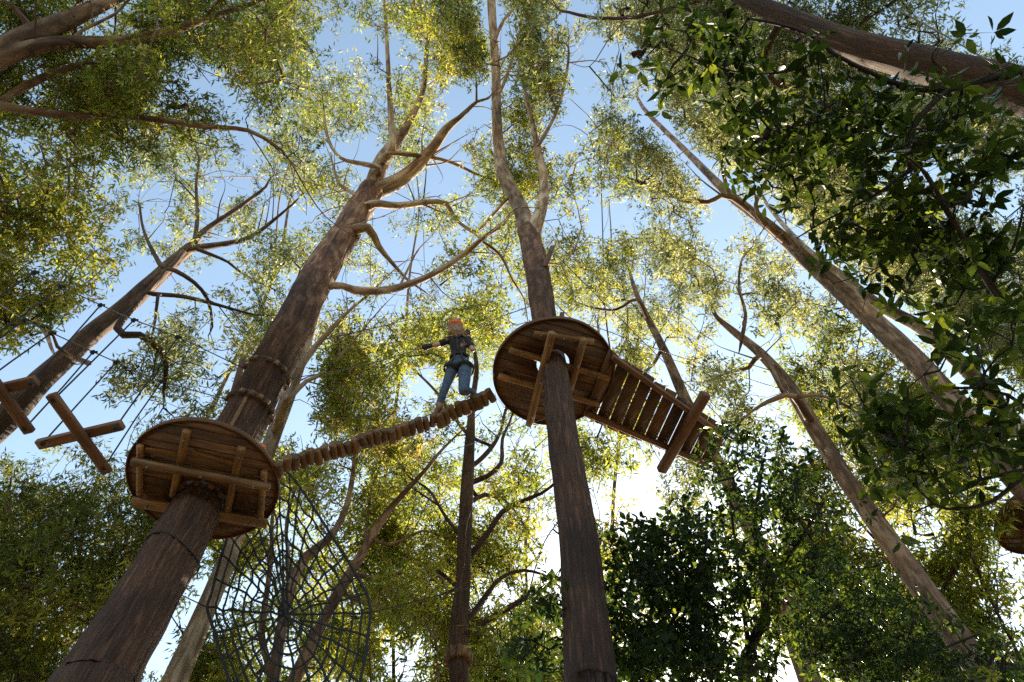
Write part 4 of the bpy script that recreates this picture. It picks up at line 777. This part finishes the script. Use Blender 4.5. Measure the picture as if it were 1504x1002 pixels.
# ------------------------------------------------------------------ log bridge
path = [(404, 685), (436, 678), (483, 664), (513, 655), (541, 645), (576, 637), (600, 630), (623, 622), (653, 611), (681, 600), (704, 589), (724, 578)]
arc = np.r_[0, np.cumsum([math.dist(path[i], path[i+1]) for i in range(len(path)-1)])]; arc /= arc[-1]
BP = crom(np.array([[*at(x, y, H1+.02+(H2-.02-H1)*t)] for (x, y), t in zip(path, arc)]), .02)
bl_ = np.r_[0, np.cumsum(np.linalg.norm(np.diff(BP, axis=0), axis=1))]
BR = empty('log_bridge', BP[0], 'swinging bridge of short round logs threaded on cables between the two platforms', 'bridge')
nlg = 31
for i in range(nlg):
    s_ = (i+.5)/nlg*bl_[-1]; p = np.array([np.interp(s_, bl_, BP[:, k]) for k in range(3)]); p2 = np.array([np.interp(min(bl_[-1], s_+.05), bl_, BP[:, k]) for k in range(3)])
    tg = nrm(p2-p+1e-6); cr = nrm(np.cross(tg, [0, 0, 1])); ax = nrm(cr*np.sign(cr[1])+tg*RNG.normal()*.1+np.array([0, 0, RNG.normal()*.1])); hl = .1+.02*RNG.random()
    p = p+np.array([0, 0, RNG.normal()*.014])+ax*RNG.normal()*.022
    log_between('log_step', p-ax*hl, p+ax*hl, bl_[-1]/nlg*.5*(1.12+.14*RNG.normal()), M['round'], BR, i, RNG.random(), 14, 1)
for off in (-.07, .07):
    m = MB(); tg = np.gradient(BP[::6], axis=0); cr = np.cross(tg, [0, 0, 1]); cr /= np.linalg.norm(cr, axis=1)[:, None]
    m.tube(BP[::6]+cr*off+np.array([0, 0, .068]), .008, 6); m.build('cable', M['steel'], BR)
# ------------------------------------------------------------------ plank bridge on the right
def pb(x, y, h): return at(x, y, h)
PB = empty('plank_bridge', at(885, 565, H2), 'tapering plank bridge leaving the centre platform towards the lower right', 'bridge')
U0, U1, L0, L1 = pb(893, 512, 8.75), pb(1072, 633, 9.0), pb(855, 612, 8.75), pb(1041, 690, 9.0)
npk = 11
for i in range(npk):
    t0, t1 = (i+.06)/npk, (i+.94)/npk; V = []
    th = .035; cs = [U0+(U1-U0)*t0, U0+(U1-U0)*t1, L0+(L1-L0)*t1, L0+(L1-L0)*t0]
    j = RNG.normal(size=4)*.006
    if i == 0: pass
    for z in (0, th):
        for c_, jj in zip(cs, j): V.append(c_+nrm(U0-L0)*jj*2+np.array([0, 0, z]))
    rel = np.array(V)-U0; u_ = nrm(L0-U0); v_ = nrm(U1-U0)
    m = MB(); m.add(V, [(0, 1, 2, 3), (7, 6, 5, 4), (0, 4, 5, 1), (1, 5, 6, 2), (2, 6, 7, 3), (3, 7, 4, 0)], None, np.stack([rel@v_+i, rel[:, 2], rel@u_+i*1.3], -1), RNG.random())
    m.build('plank', M['deck'], PB, 'grain', smooth=False)
board('side_rail', pb(899, 524, 8.7), pb(1066, 642, 8.94), .075, .09, M['bar'], PB, tint=.5)
board('side_rail', pb(862, 607, 8.7), pb(1043, 684, 8.94), .075, .09, M['bar'], PB, tint=.3, seed=2)
board('crossbeam', pb(1037, 578, 8.75), pb(971, 692, 8.75), .15, .13, M['bar'], PB, tint=.25, seed=3)
# ------------------------------------------------------------------ hanging crosses
def cable_thing(name, label, cat, pts, rad=.006, mat=None, group=None, sag=0):
    m = MB(); P = crom(np.array(pts), .25) if len(pts) > 2 else np.array(pts)
    if len(pts) == 2:
        t = np.linspace(0, 1, 24)[:, None]; P = P[0]*(1-t)+P[1]*t; P[:, 2] -= sag*4*(t*(1-t))[:, 0]
    m.tube(P, rad, 6); return tag(m.build(name, mat or M['steel']), label, cat, group)
HC = 7.0
def cross(label, bars, ropes):
    mid = at((bars[0][0]+bars[0][2])/2, (bars[0][1]+bars[0][3])/2, HC)
    root = empty('hanging_cross', mid, label, 'cross step', 'timber crosses hung from the paired cables')
    for k, (x0, y0, x1, y1) in enumerate(bars): board('bar', at(x0, y0, HC+k*.078), at(x1, y1, HC+k*.078), .125, .075, M['bar'], root, tint=.3+.4*k, seed=k)
    knots = []
    for k, (x0, y0, x1, y1) in enumerate(ropes):
        e = at(x0, y0, HC); kn = atb(x1, y1, e[1]); top = kn.copy(); knots.append(kn)
        m = MB(); m.tube(np.array([e-[0, 0, .05], e+(kn-e)*.5+RNG.normal(size=3)*.006, kn]), .0105, 6); m.build('hanging_rope', M['rope'], root)
        m = MB(); d = nrm(kn-e)
        m.tube(np.array([e-d*.05, e-d*.035, e-d*.01, e+d*.0]), [.02, .032, .032, .02], 10); m.build('stopper_knot', M['rope'], root)
        m = MB(); m.tube(np.array([kn-d*.05, kn-d*.025, kn+d*.01, kn+d*.04]), [.014, .036, .03, .012], 8, True, .3); m.tube(np.array([kn, kn+[.04, .02, .03]]), [.012, .02], 6); m.tube(np.array([kn, kn+[-.03, .02, .045]]), [.012, .016], 6); m.build('clamp_knot', M['rope'], root)
    return knots
k2 = cross('timber cross hanging on four black ropes, whole in view left of the left platform', [(75, 579, 158, 694), (56, 653, 180, 624)], [(80, 586, 197, 470), (154, 686, 238, 560), (64, 650, 171, 532), (171, 627, 261, 495)])
k1 = cross('timber cross hanging on black ropes, cut off by the left edge', [(-46, 508, 44, 635), (-62, 586, 54, 559)], [(-40, 516, 90, 421), (38, 628, 137, 517), (-54, 583, 76, 489), (47, 562, 148, 448)])
k0 = cross('timber cross farthest left, outside the frame with only its ropes in view', [(-190, 440, -80, 570), (-200, 530, -70, 480)], [(-180, 450, -30, 355), (-86, 562, 36, 470), (-190, 528, -40, 420), (-76, 485, 51, 400)])
zz = atb(352, 592, 5.5); zu = atb(372, 548, 5.4)
cable_thing('support_cable', 'upper of the two cables the timber crosses hang from, reaching the thick left trunk', 'cable', [k0[0], k0[3], k1[0], k1[3], k2[0], k2[3], zu], 0.0095, group='cables carrying the crosses')
cable_thing('support_cable', 'lower of the two cables the timber crosses hang from, reaching the thick left trunk', 'cable', [k0[2], k0[1], k1[2], k1[1], k2[2], k2[1], zz], 0.0095, group='cables carrying the crosses')
# ------------------------------------------------------------------ life lines
g_ = 'safety lines between the trees'
cable_thing('hand_line', 'hand line the climber holds, strung from the thick left trunk to the centre trunk', 'cable', [atb(398, 560, 5.4), atb(520, 540, 5.2), atb(629, 508.5, 5.0), atb(686.5, 488, 4.9), atb(735, 466, 4.75), atb(779, 450, 4.6)], .0095, group=g_)
cable_thing('safety_line', 'steel line running down to the right from the orange brown plank on the centre trunk', 'cable', [atb(808, 366, 4.5), atb(1250, 800, 9.5)], .0085, group=g_, sag=.1)
cable_thing('safety_line', 'slack steel line from the centre trunk over the plank bridge', 'cable', [atb(812, 440, 4.6), atb(837, 466, 4.9), atb(877, 481, 5.3), atb(994, 523, 6.2), atb(1100, 557, 7), atb(1210, 590, 8)], .0085, group=g_)
cable_thing('safety_line', 'thin line passing below the log bridge', 'cable', [atb(388, 735, 5.8), atb(840, 600, 5.2)], .005, group=g_, sag=.15)
cable_thing('safety_line', 'short stay line under the plank bridge beside its crossbeam', 'cable', [at(955, 653, 8.7), at(972, 682, 8.5)], .005, group=g_)
cable_thing('safety_line', 'thin line crossing the sky at the top right corner', 'cable', [at(1310, 10, 9.0), at(1375, 45, 8.6), at(1470, 100, 8)], .0085, group=g_)
m = MB(); c_ = atb(384, 658, 5.5); m.tube(np.array([c_-[.05, 0, .035], c_-[.045, 0, .02], c_, c_+[.04, 0, .02], c_+[.05, 0, .03]]), [.02, .05, .062, .05, .02], 14)
tag(m.build('safety_pad', M['orange']), 'small orange pad beyond the right rim of the left platform where the log bridge starts', 'pad')
# ------------------------------------------------------------------ cargo net
NB = 6.6; ctr = (420, 903)
ol = [(408, 684), (425, 697), (440, 716), (460, 744), (483, 780), (505, 815), (525, 847), (538, 872), (545, 900), (541, 935), (536, 968), (528, 1004), (510, 1040), (480, 1070), (440, 1085), (395, 1075), (362, 1045), (341, 1008), (328, 970), (316, 930), (304, 892), (316, 850), (326, 815), (336, 785), (352, 765), (368, 745), (384, 722), (396, 700)]
NET = empty('cargo_net', atb(*ctr, NB), 'black knotted rope net like a spider web, hanging below the left platform', 'net')
rings = [0, .1, .21, .32, .44, .56, .68, .79, .9, 1]; K = len(ol); G_ = np.zeros((len(rings), K, 3))
for i, f_ in enumerate(rings):
    for k, (x, y) in enumerate(ol):
        j = 1.3 if 0 < i < len(rings)-1 else .6
        G_[i, k] = atb(ctr[0]+(x-ctr[0])*f_+random.gauss(0, j), ctr[1]+(y-ctr[1])*f_+random.gauss(0, j), NB+.05*math.sin(3*f_+k*.4))
sp = MB(); rg = MB(); kn = MB()
for k in range(K):
    i0 = 0 if k % 2 == 0 else 2
    sp.tube(crom(G_[i0:, k], .06), .0145, 5, False, .1)
for i in range(1, len(rings)):
    P = []; ks = range(K) if i >= 2 else range(0, K, 2); ks = list(ks)
    for a_, b_ in zip(ks, ks[1:]+ks[:1]):
        p, q = G_[i, a_], G_[i, b_]; P.append(p); mm = (p+q)/2; mm = mm+np.array([0, 0, -np.linalg.norm(p-q)*(.02+.1*random.random() if i < len(rings)-1 else .0)])+RNG.normal(size=3)*.004; P.append(mm)
    P.append(P[0]); rg.tube(crom(np.array(P), .05), .014 if i < len(rings)-1 else .02, 5, False, .1)
    for a_ in ks:
        p = G_[i, a_]; d = nrm(RNG.normal(size=3)); kn.tube(np.array([p-d*.018, p-d*.012, p, p+d*.012, p+d*.018]), [.008, .02, .025, .02, .008], 7)
sp.build('spoke_ropes', M['rope'], NET); rg.build('ring_ropes', M['rope'], NET); o = kn.build('knots', M['rope'], NET); o['kind'] = 'stuff'
for (x, y, x2, y2) in ((408, 684, 398, 672), (304, 892, 262, 872), (545, 900, 700, 860), (338, 785, 345, 750)):
    m = MB(); m.tube(np.array([atb(x, y, NB), atb(x2, y2, NB+.02)]), .008, 5); m.build('tie_rope', M['rope'], NET)
# ------------------------------------------------------------------ the climber
h0, b0, kk = 8.47, 5.33, .36
def pj(px, py, off=0):
    """a point of the climber: on the plane she leans in, off metres farther away"""
    d = ray(px, py); t = (b0+off+kk*h0)/(d[1]+kk*d[2]); p = d*t; p[2] += EYE; return p
def blob(m, c_, rx, ry=None, rz=None, axes=None, n=14):
    ry = ry or rx; rz = rz or rx; V = []
    for i in range(n+1):
        a = PI*i/n
        for j in range(n): b_ = 2*PI*j/n; V.append((rx*math.sin(a)*math.cos(b_), ry*math.sin(a)*math.sin(b_), rz*math.cos(a)))
    V = np.array(V); 
    if axes is not None: V = V@np.array(axes)
    q = [(i*n+j, (i+1)*n+j, (i+1)*n+(j+1) % n, i*n+(j+1) % n) for i in range(n) for j in range(n)]
    m.add(V+np.array(c_), q)
def cap(m, a, b, ra, rb, n=12):
    a = np.array(a, float); b = np.array(b, float); d = nrm(b-a); P = []; R_ = []
    for t in (-1, -.85, -.5, 0): P.append(a+d*ra*t); R_.append(ra*math.sqrt(max(.0004, 1-t*t)))
    for t in (.25, .5, .75): P.append(a*(1-t)+b*t); R_.append(ra*(1-t)+rb*t)
    for t in (0, .5, .85, 1): P.append(b+d*rb*t); R_.append(rb*math.sqrt(max(.0004, 1-t*t)))
    m.tube(np.array(P), np.array(R_), n, True)
def chain(m, pts):
    for (a, ra), (b, rb) in zip(pts[:-1], pts[1:]): cap(m, a, b, ra, rb)
def fuse(m, name, mat, parent, vox, sm=4, label=None):
    o = m.build(name, mat, parent, label=label)
    r_ = o.modifiers.new('remesh', 'REMESH'); r_.mode = 'VOXEL'; r_.voxel_size = vox; r_.use_smooth_shade = True
    s_ = o.modifiers.new('smooth', 'SMOOTH'); s_.iterations = sm; s_.factor = .5
    dg = bpy.context.evaluated_depsgraph_get(); me = bpy.data.meshes.new_from_object(o.evaluated_get(dg)); o.modifiers.clear(); o.data = me
    if not me.materials: me.materials.append(mat)
    return o
skin = plain('skin', (.5, .27, .19), .5, 0, .08, 20, .05); jeans = plain('blue_jeans', (.055, .085, .15), .85, 0, .3, 18, .5)
hairm = plain('blond_hair', (.24, .125, .055), .5, 0, .45, 40, .6); bootm = plain('brown_boots', (.2, .11, .06), .7, 0, .2, 20, .3); glovem = plain('dark_gloves', (.03, .03, .035), .8); strapm = plain('black_webbing', (.016, .016, .018), .7); bluem = plain('blue_buckles', (.03, .06, .35), .5)
shirtm, nt = newmat('floral_shirt'); out = N(nt, 'ShaderNodeOutputMaterial'); p = N(nt, 'ShaderNodeBsdfPrincipled'); p.inputs['Roughness'].default_value = .9
tc = N(nt, 'ShaderNodeTexCoord'); no = N(nt, 'ShaderNodeTexNoise'); no.inputs['Scale'].default_value = 11; L(nt, tc.outputs['Object'], no.inputs['Vector'])
rp = ramp(nt, [(.0, (.012, .012, .015)), (.58, (.016, .015, .018)), (.63, (.25, .1, .09)), (.72, (.3, .2, .17))]); L(nt, no.outputs['Fac'], rp.inputs['Fac']); L(nt, rp.outputs[0], p.inputs['Base Color']); L(nt, p.outputs[0], out.inputs[0])
J_ = dict(pel=pj(674.5, 534), waist=pj(674, 520), chest=pj(673, 506), neck=pj(671.5, 495), head=pj(670, 482.5, -.01), shL=pj(659, 500), shR=pj(687.5, 499.5), elL=pj(643.5, 506.5, -.03), haL=pj(630.5, 508.6, .02),
          elR=pj(694, 514, -.08), haR=pj(687.5, 490.5, .1), hpL=pj(666, 539), hpR=pj(683.5, 539), knL=pj(655.5, 566, -.02), anL=pj(645.5, 594, .02), knR=pj(681, 574, -.2), anR=pj(694, 576, .1))
upb = nrm(J_['head']-J_['pel']); rt = np.array([1, 0, 0]); fw = nrm(np.cross(upb, rt)); fw = fw if fw[1] > 0 else -fw
PR = empty('person', pj(668, 606), 'climber in orange helmet, black patterned top and blue jeans walking up the log bridge', 'person')
m = MB()
for nm, ra, rb, a_, b_ in ((0, .13, .105, 'pel', 'waist'), (0, .105, .125, 'waist', 'chest'), (0, .075, .05, 'chest', 'neck'), (0, .05, .05, 'neck', 'head'), (0, .06, .055, 'neck', 'shL'), (0, .06, .055, 'neck', 'shR'),
                         (0, .052, .04, 'shL', 'elL'), (0, .052, .04, 'shR', 'elR'), (0, .039, .027, 'elL', 'haL'), (0, .039, .027, 'elR', 'haR'), (0, .105, .1, 'pel', 'hpL'), (0, .105, .1, 'pel', 'hpR'), (0, .095, .06, 'hpL', 'knL'), (0, .095, .062, 'hpR', 'knR'), (0, .06, .04, 'knL', 'anL'), (0, .06, .04, 'knR', 'anR')):
    cap(m, J_[a_], J_[b_], ra, rb)
hd = J_['head']; blob(m, hd+upb*.02, .078, .098, .115, [rt, fw, upb]); blob(m, hd-upb*.05+fw*.045, .055, .055, .055, [rt, fw, upb])
cap(m, hd+fw*.095+upb*.005, hd+fw*.112-upb*.03, .009, .014); 
for s_ in (-1, 1): blob(m, hd+rt*.08*s_, .012, .02, .032, [rt, fw, upb]); cap(m, hd+fw*.088+rt*.02*s_-upb*.055, hd+fw*.092-upb*.055, .01, .011)
def hand(m, wrist, d, palm_n, curl):
    d = nrm(d); s_ = nrm(np.cross(d, palm_n)); pn = nrm(np.cross(s_, d))
    for k in range(4): cap(m, wrist+s_*(k-1.5)*.012, wrist+d*.075+s_*(k-1.5)*.021, .017, .013)
    for k, ln_ in enumerate((.068, .078, .073, .056)):
        a = wrist+d*.085+s_*(k-1.5)*.021; p1 = a+nrm(d+pn*curl*.5)*ln_*.42; p2 = p1+nrm(d*.4+pn*curl)*ln_*.34; p3 = p2+nrm(-d*.5+pn*curl)*ln_*.3; chain(m, [(a, .0095), (p1, .009), (p2, .0085), (p3, .0078)])
    a = wrist+d*.025-s_*.03; p1 = a-s_*.022+d*.03; p2 = p1+d*.03+pn*.015; chain(m, [(a, .014), (p1, .011), (p2, .009)])
hand(m, J_['haL'], J_['haL']-J_['elL'], np.array([0, -.3, -1]), 1); hand(m, J_['haR'], J_['haR']-J_['elR'], np.array([0, .8, -.3]), 1)
fL0, fL1 = pj(646, 598, .0), pj(640.5, 606.5, .05); fR0, fR1 = pj(694, 581, .1), pj(701.5, 583, .22)
for a_, b_ in ((fL0, fL1), (fR0, fR1)): cap(m, a_, b_, .042, .034)
cap(m, J_['anL'], fL0, .04, .042); cap(m, J_['anR'], fR0, .04, .042)
fuse(m, 'body', skin, PR, .0075, 3)
m = MB(); cap(m, J_['waist']-upb*.06, J_['waist']+upb*.05, .13, .118); cap(m, J_['waist'], J_['chest'], .12, .14); cap(m, J_['chest'], J_['neck']-upb*.05, .14, .085)
cap(m, J_['chest']+upb*.03, J_['shL'], .1, .07); cap(m, J_['chest']+upb*.03, J_['shR'], .1, .07); cap(m, J_['shL'], J_['shL']*.3+J_['elL']*.7, .068, .058); cap(m, J_['shR'], J_['shR']*.35+J_['elR']*.65, .068, .058)
fuse(m, 'shirt', shirtm, PR, .011, 3)
m = MB(); cap(m, J_['waist']-upb*.09, J_['pel'], .115, .135); cap(m, J_['pel'], J_['hpL']-fw*.02, .125, .112); cap(m, J_['pel'], J_['hpR']-fw*.02, .125, .112)
blob(m, J_['hpL']-fw*.07-upb*.01, .093); blob(m, J_['hpR']-fw*.07-upb*.01, .093)
chain(m, [(J_['hpL'], .108), (J_['hpL']*.45+J_['knL']*.55, .088), (J_['knL'], .07), (J_['knL']*.6+J_['anL']*.4-fw*.015, .066), (J_['anL'], .054)]); chain(m, [(J_['hpR'], .108), (J_['hpR']*.45+J_['knR']*.55, .095), (J_['knR'], .078), (J_['knR']*.6+J_['anR']*.4, .068), (J_['anR'], .056)])
fuse(m, 'jeans', jeans, PR, .011, 3)
for a_, b_, an in ((fL0, fL1, 'anL'), (fR0, fR1, 'anR')):
    m = MB(); cap(m, J_[an], a_, .056, .058); cap(m, a_, b_, .056, .045); cap(m, a_-np.array([0, 0, .02]), b_-np.array([0, 0, .018]), .05, .045); fuse(m, 'boot', bootm, PR, .009, 2)
m = MB(); ax = [rt, fw, upb]; hc = hd+upb*.055-fw*.005; blob(m, hc, .122, .142, .1, ax, 20); fuse(m, 'helmet_fill', M['orange'], PR, .009, 1).name = 'helmet'
hm = bpy.data.objects['helmet']; m = MB(); a = np.linspace(0, 2*PI, 41)
m.tube(np.stack([hc+rt*.124*math.cos(t)+fw*.144*math.sin(t)-upb*.012 for t in a]), .012, 8, False); m.build('rim', M['orange'], hm)
m = MB(); rs = random.Random(3)
for k in range(26):
    x = rs.uniform(-.1, .1); y = -.02-.075*math.sqrt(max(0, 1-(x/.12)**2)); a_ = hd+rt*x*.8+fw*y-upb*.005; b_ = a_+rt*(x*.1+rs.uniform(-.03, .04))-upb*(.11+.06*rs.random())-fw*.02; c_ = b_+rt*rs.uniform(-.02, .06)-upb*(.06+.08*rs.random())+fw*.03; chain(m, [(a_, .03), (b_, .028), (c_, .01)])
fuse(m, 'hair', hairm, PR, .0075, 1)
for nm in ('L', 'R'):
    m = MB(); w0 = J_['ha'+nm]; d = nrm(J_['ha'+nm]-J_['el'+nm]); chain(m, [(w0-d*.05, .04), (w0+d*.03, .047), (w0+d*.09, .045)]); fuse(m, 'glove', glovem, PR, .008, 2)
HN = MB()
def loop(m, c_, a1, a2, r1, r2, rad=.016, t0=0, t1=2*PI, n=30):
    t = np.linspace(t0, t1, n); m.tube(np.stack([np.array(c_)+a1*r1*math.cos(x)+a2*r2*math.sin(x) for x in t]), rad, 6, False)
for dz in (-.012, .012): loop(HN, J_['waist']-upb*(.09+dz), rt, fw, .14, .14, .016)
for s_, hp, kn_ in ((-1, 'hpL', 'knL'), (1, 'hpR', 'knR')):
    ld = nrm(J_[kn_]-J_[hp]); a2 = nrm(np.cross(ld, rt)); a1 = nrm(np.cross(a2, ld)); loop(HN, J_[hp]+ld*.06, a1, a2, .128, .15, .018); loop(HN, J_[hp]+ld*.085, a1, a2, .126, .145, .014)
    HN.tube(np.stack([J_['waist']-upb*.09-fw*.135+rt*s_*.05, J_['pel']-fw*.175+rt*s_*.06, J_[hp]+ld*.05-fw*.15]), .014, 6)
HN.tube(np.stack([J_['waist']-upb*.09-fw*.14, J_['waist']+upb*.03-fw*.13, J_['chest']-fw*.145, J_['neck']-upb*.03-fw*.09+rt*.05]), .018, 6); HN.tube(np.stack([J_['chest']-fw*.15, J_['chest']+upb*.07-fw*.13-rt*.04, J_['shL']+upb*.06+rt*.04]), .014, 6); HN.tube(np.stack([J_['chest']-fw*.15, J_['chest']+upb*.07-fw*.13+rt*.06, J_['shR']+upb*.06-rt*.04]), .014, 6)
hn = HN.build('harness', strapm, PR)
for c_, r_ in ((J_['waist']-upb*.03-fw*.15+rt*.04, .022), (J_['hpR']+rt*.13-upb*.08, .03), (J_['waist']-upb*.09+rt*.15, .02)):
    m = MB(); blob(m, c_, r_, r_*.8, r_*1.4, [rt, fw, upb], 8); m.build('buckle', bluem, hn)
m = MB(); c_ = J_['hpL']-rt*.16+upb*.02; blob(m, c_, .035, .035, .055, [rt, fw, upb], 10); m.build('pouch', strapm, hn)
m = MB(); m.tube(crom(np.array([J_['waist']-upb*.09+rt*.1-fw*.1, J_['elR']+rt*.02+fw*.02, atb(735, 466, 4.75)]), .05), .011, 6); m.build('lanyard', strapm, hn)

# ------------------------------------------------------------------ ground
mb = MB(); n = 40; xs = np.linspace(-1, 1, n); xs = np.sign(xs)*np.abs(xs)**2.2*1500
X, Y = np.meshgrid(xs, xs); Z = .12*np.sin(X*.35+1)*np.cos(Y*.28)*(np.abs(X) < 60)*(np.abs(Y) < 60)-.06
i = np.arange(n-1)[:, None]*n+np.arange(n-1)[None, :]
q = np.stack([i, i+1, i+n+1, i+n], -1).reshape(-1, 4); mb.add(np.stack([X, Y, Z], -1).reshape(-1, 3), q)
gm, nt = newmat('forest_floor'); out = N(nt, 'ShaderNodeOutputMaterial'); p = N(nt, 'ShaderNodeBsdfPrincipled'); p.inputs['Roughness'].default_value = .95
tc = N(nt, 'ShaderNodeTexCoord'); no = N(nt, 'ShaderNodeTexNoise'); no.inputs['Scale'].default_value = 3; no.inputs['Detail'].default_value = 10; L(nt, tc.outputs['Object'], no.inputs['Vector'])
rp = ramp(nt, [(.35, (.05, .035, .02)), (.5, (.13, .09, .05)), (.65, (.08, .1, .035))]); L(nt, no.outputs['Fac'], rp.inputs['Fac']); L(nt, rp.outputs[0], p.inputs['Base Color']); L(nt, p.outputs[0], out.inputs[0])
g = mb.build('ground', gm, None, smooth=True); g['kind'] = 'structure'
# ------------------------------------------------------------------ light
SUN_EL, SUN_AZ = 32.0, 12.0       # azimuth measured from straight ahead (+Y) towards +X
sd = bpy.data.lights.new('sun', 'SUN'); sd.energy = 4.1; sd.angle = math.radians(.53); sd.color = (1, .87, .66)
so = bpy.data.objects.new('sun', sd); C.objects.link(so)
el, az = math.radians(SUN_EL), math.radians(SUN_AZ)
dirv = Vector((math.sin(az)*math.cos(el), math.cos(az)*math.cos(el), math.sin(el)))
so.rotation_euler = dirv.to_track_quat('Z', 'Y').to_euler(); so.location = (0, 0, 60)
w = bpy.data.worlds.new('World'); sc.world = w; w.use_nodes = True; nt = w.node_tree; nt.nodes.clear()
sky = nt.nodes.new('ShaderNodeTexSky'); sky.sky_type = 'NISHITA'; sky.sun_disc = False; sky.sun_elevation = el; sky.sun_rotation = az
sky.air_density = 1.0; sky.dust_density = .45; sky.ozone_density = .6
bg = nt.nodes.new('ShaderNodeBackground'); bg.inputs['Strength'].default_value = .096; wo = nt.nodes.new('ShaderNodeOutputWorld')
wb = nt.nodes.new('ShaderNodeMix'); wb.data_type = 'RGBA'; wb.blend_type = 'MULTIPLY'; wb.inputs['Factor'].default_value = 1; wb.inputs['B'].default_value = (1.08, 1.06, .9, 1)
nt.links.new(sky.outputs[0], wb.inputs['A']); hz = nt.nodes.new('ShaderNodeHueSaturation'); hz.inputs['Saturation'].default_value = .94; hz.inputs['Value'].default_value = 1.04; nt.links.new(wb.outputs['Result'], hz.inputs['Color']); nt.links.new(hz.outputs[0], bg.inputs[0]); nt.links.new(bg.outputs[0], wo.inputs[0])
sc.view_settings.view_transform = 'Standard'; sc.view_settings.look = 'None'; sc.view_settings.exposure = 2.02; sc.view_settings.gamma = 1
cy = sc.cycles; cy.max_bounces = 6; cy.diffuse_bounces = 3; cy.glossy_bounces = 2; cy.transmission_bounces = 4; cy.transparent_max_bounces = 4
cy.caustics_reflective = False; cy.caustics_refractive = False; cy.sample_clamp_indirect = 4; cy.use_denoising = False
cy.filter_width = 1.5
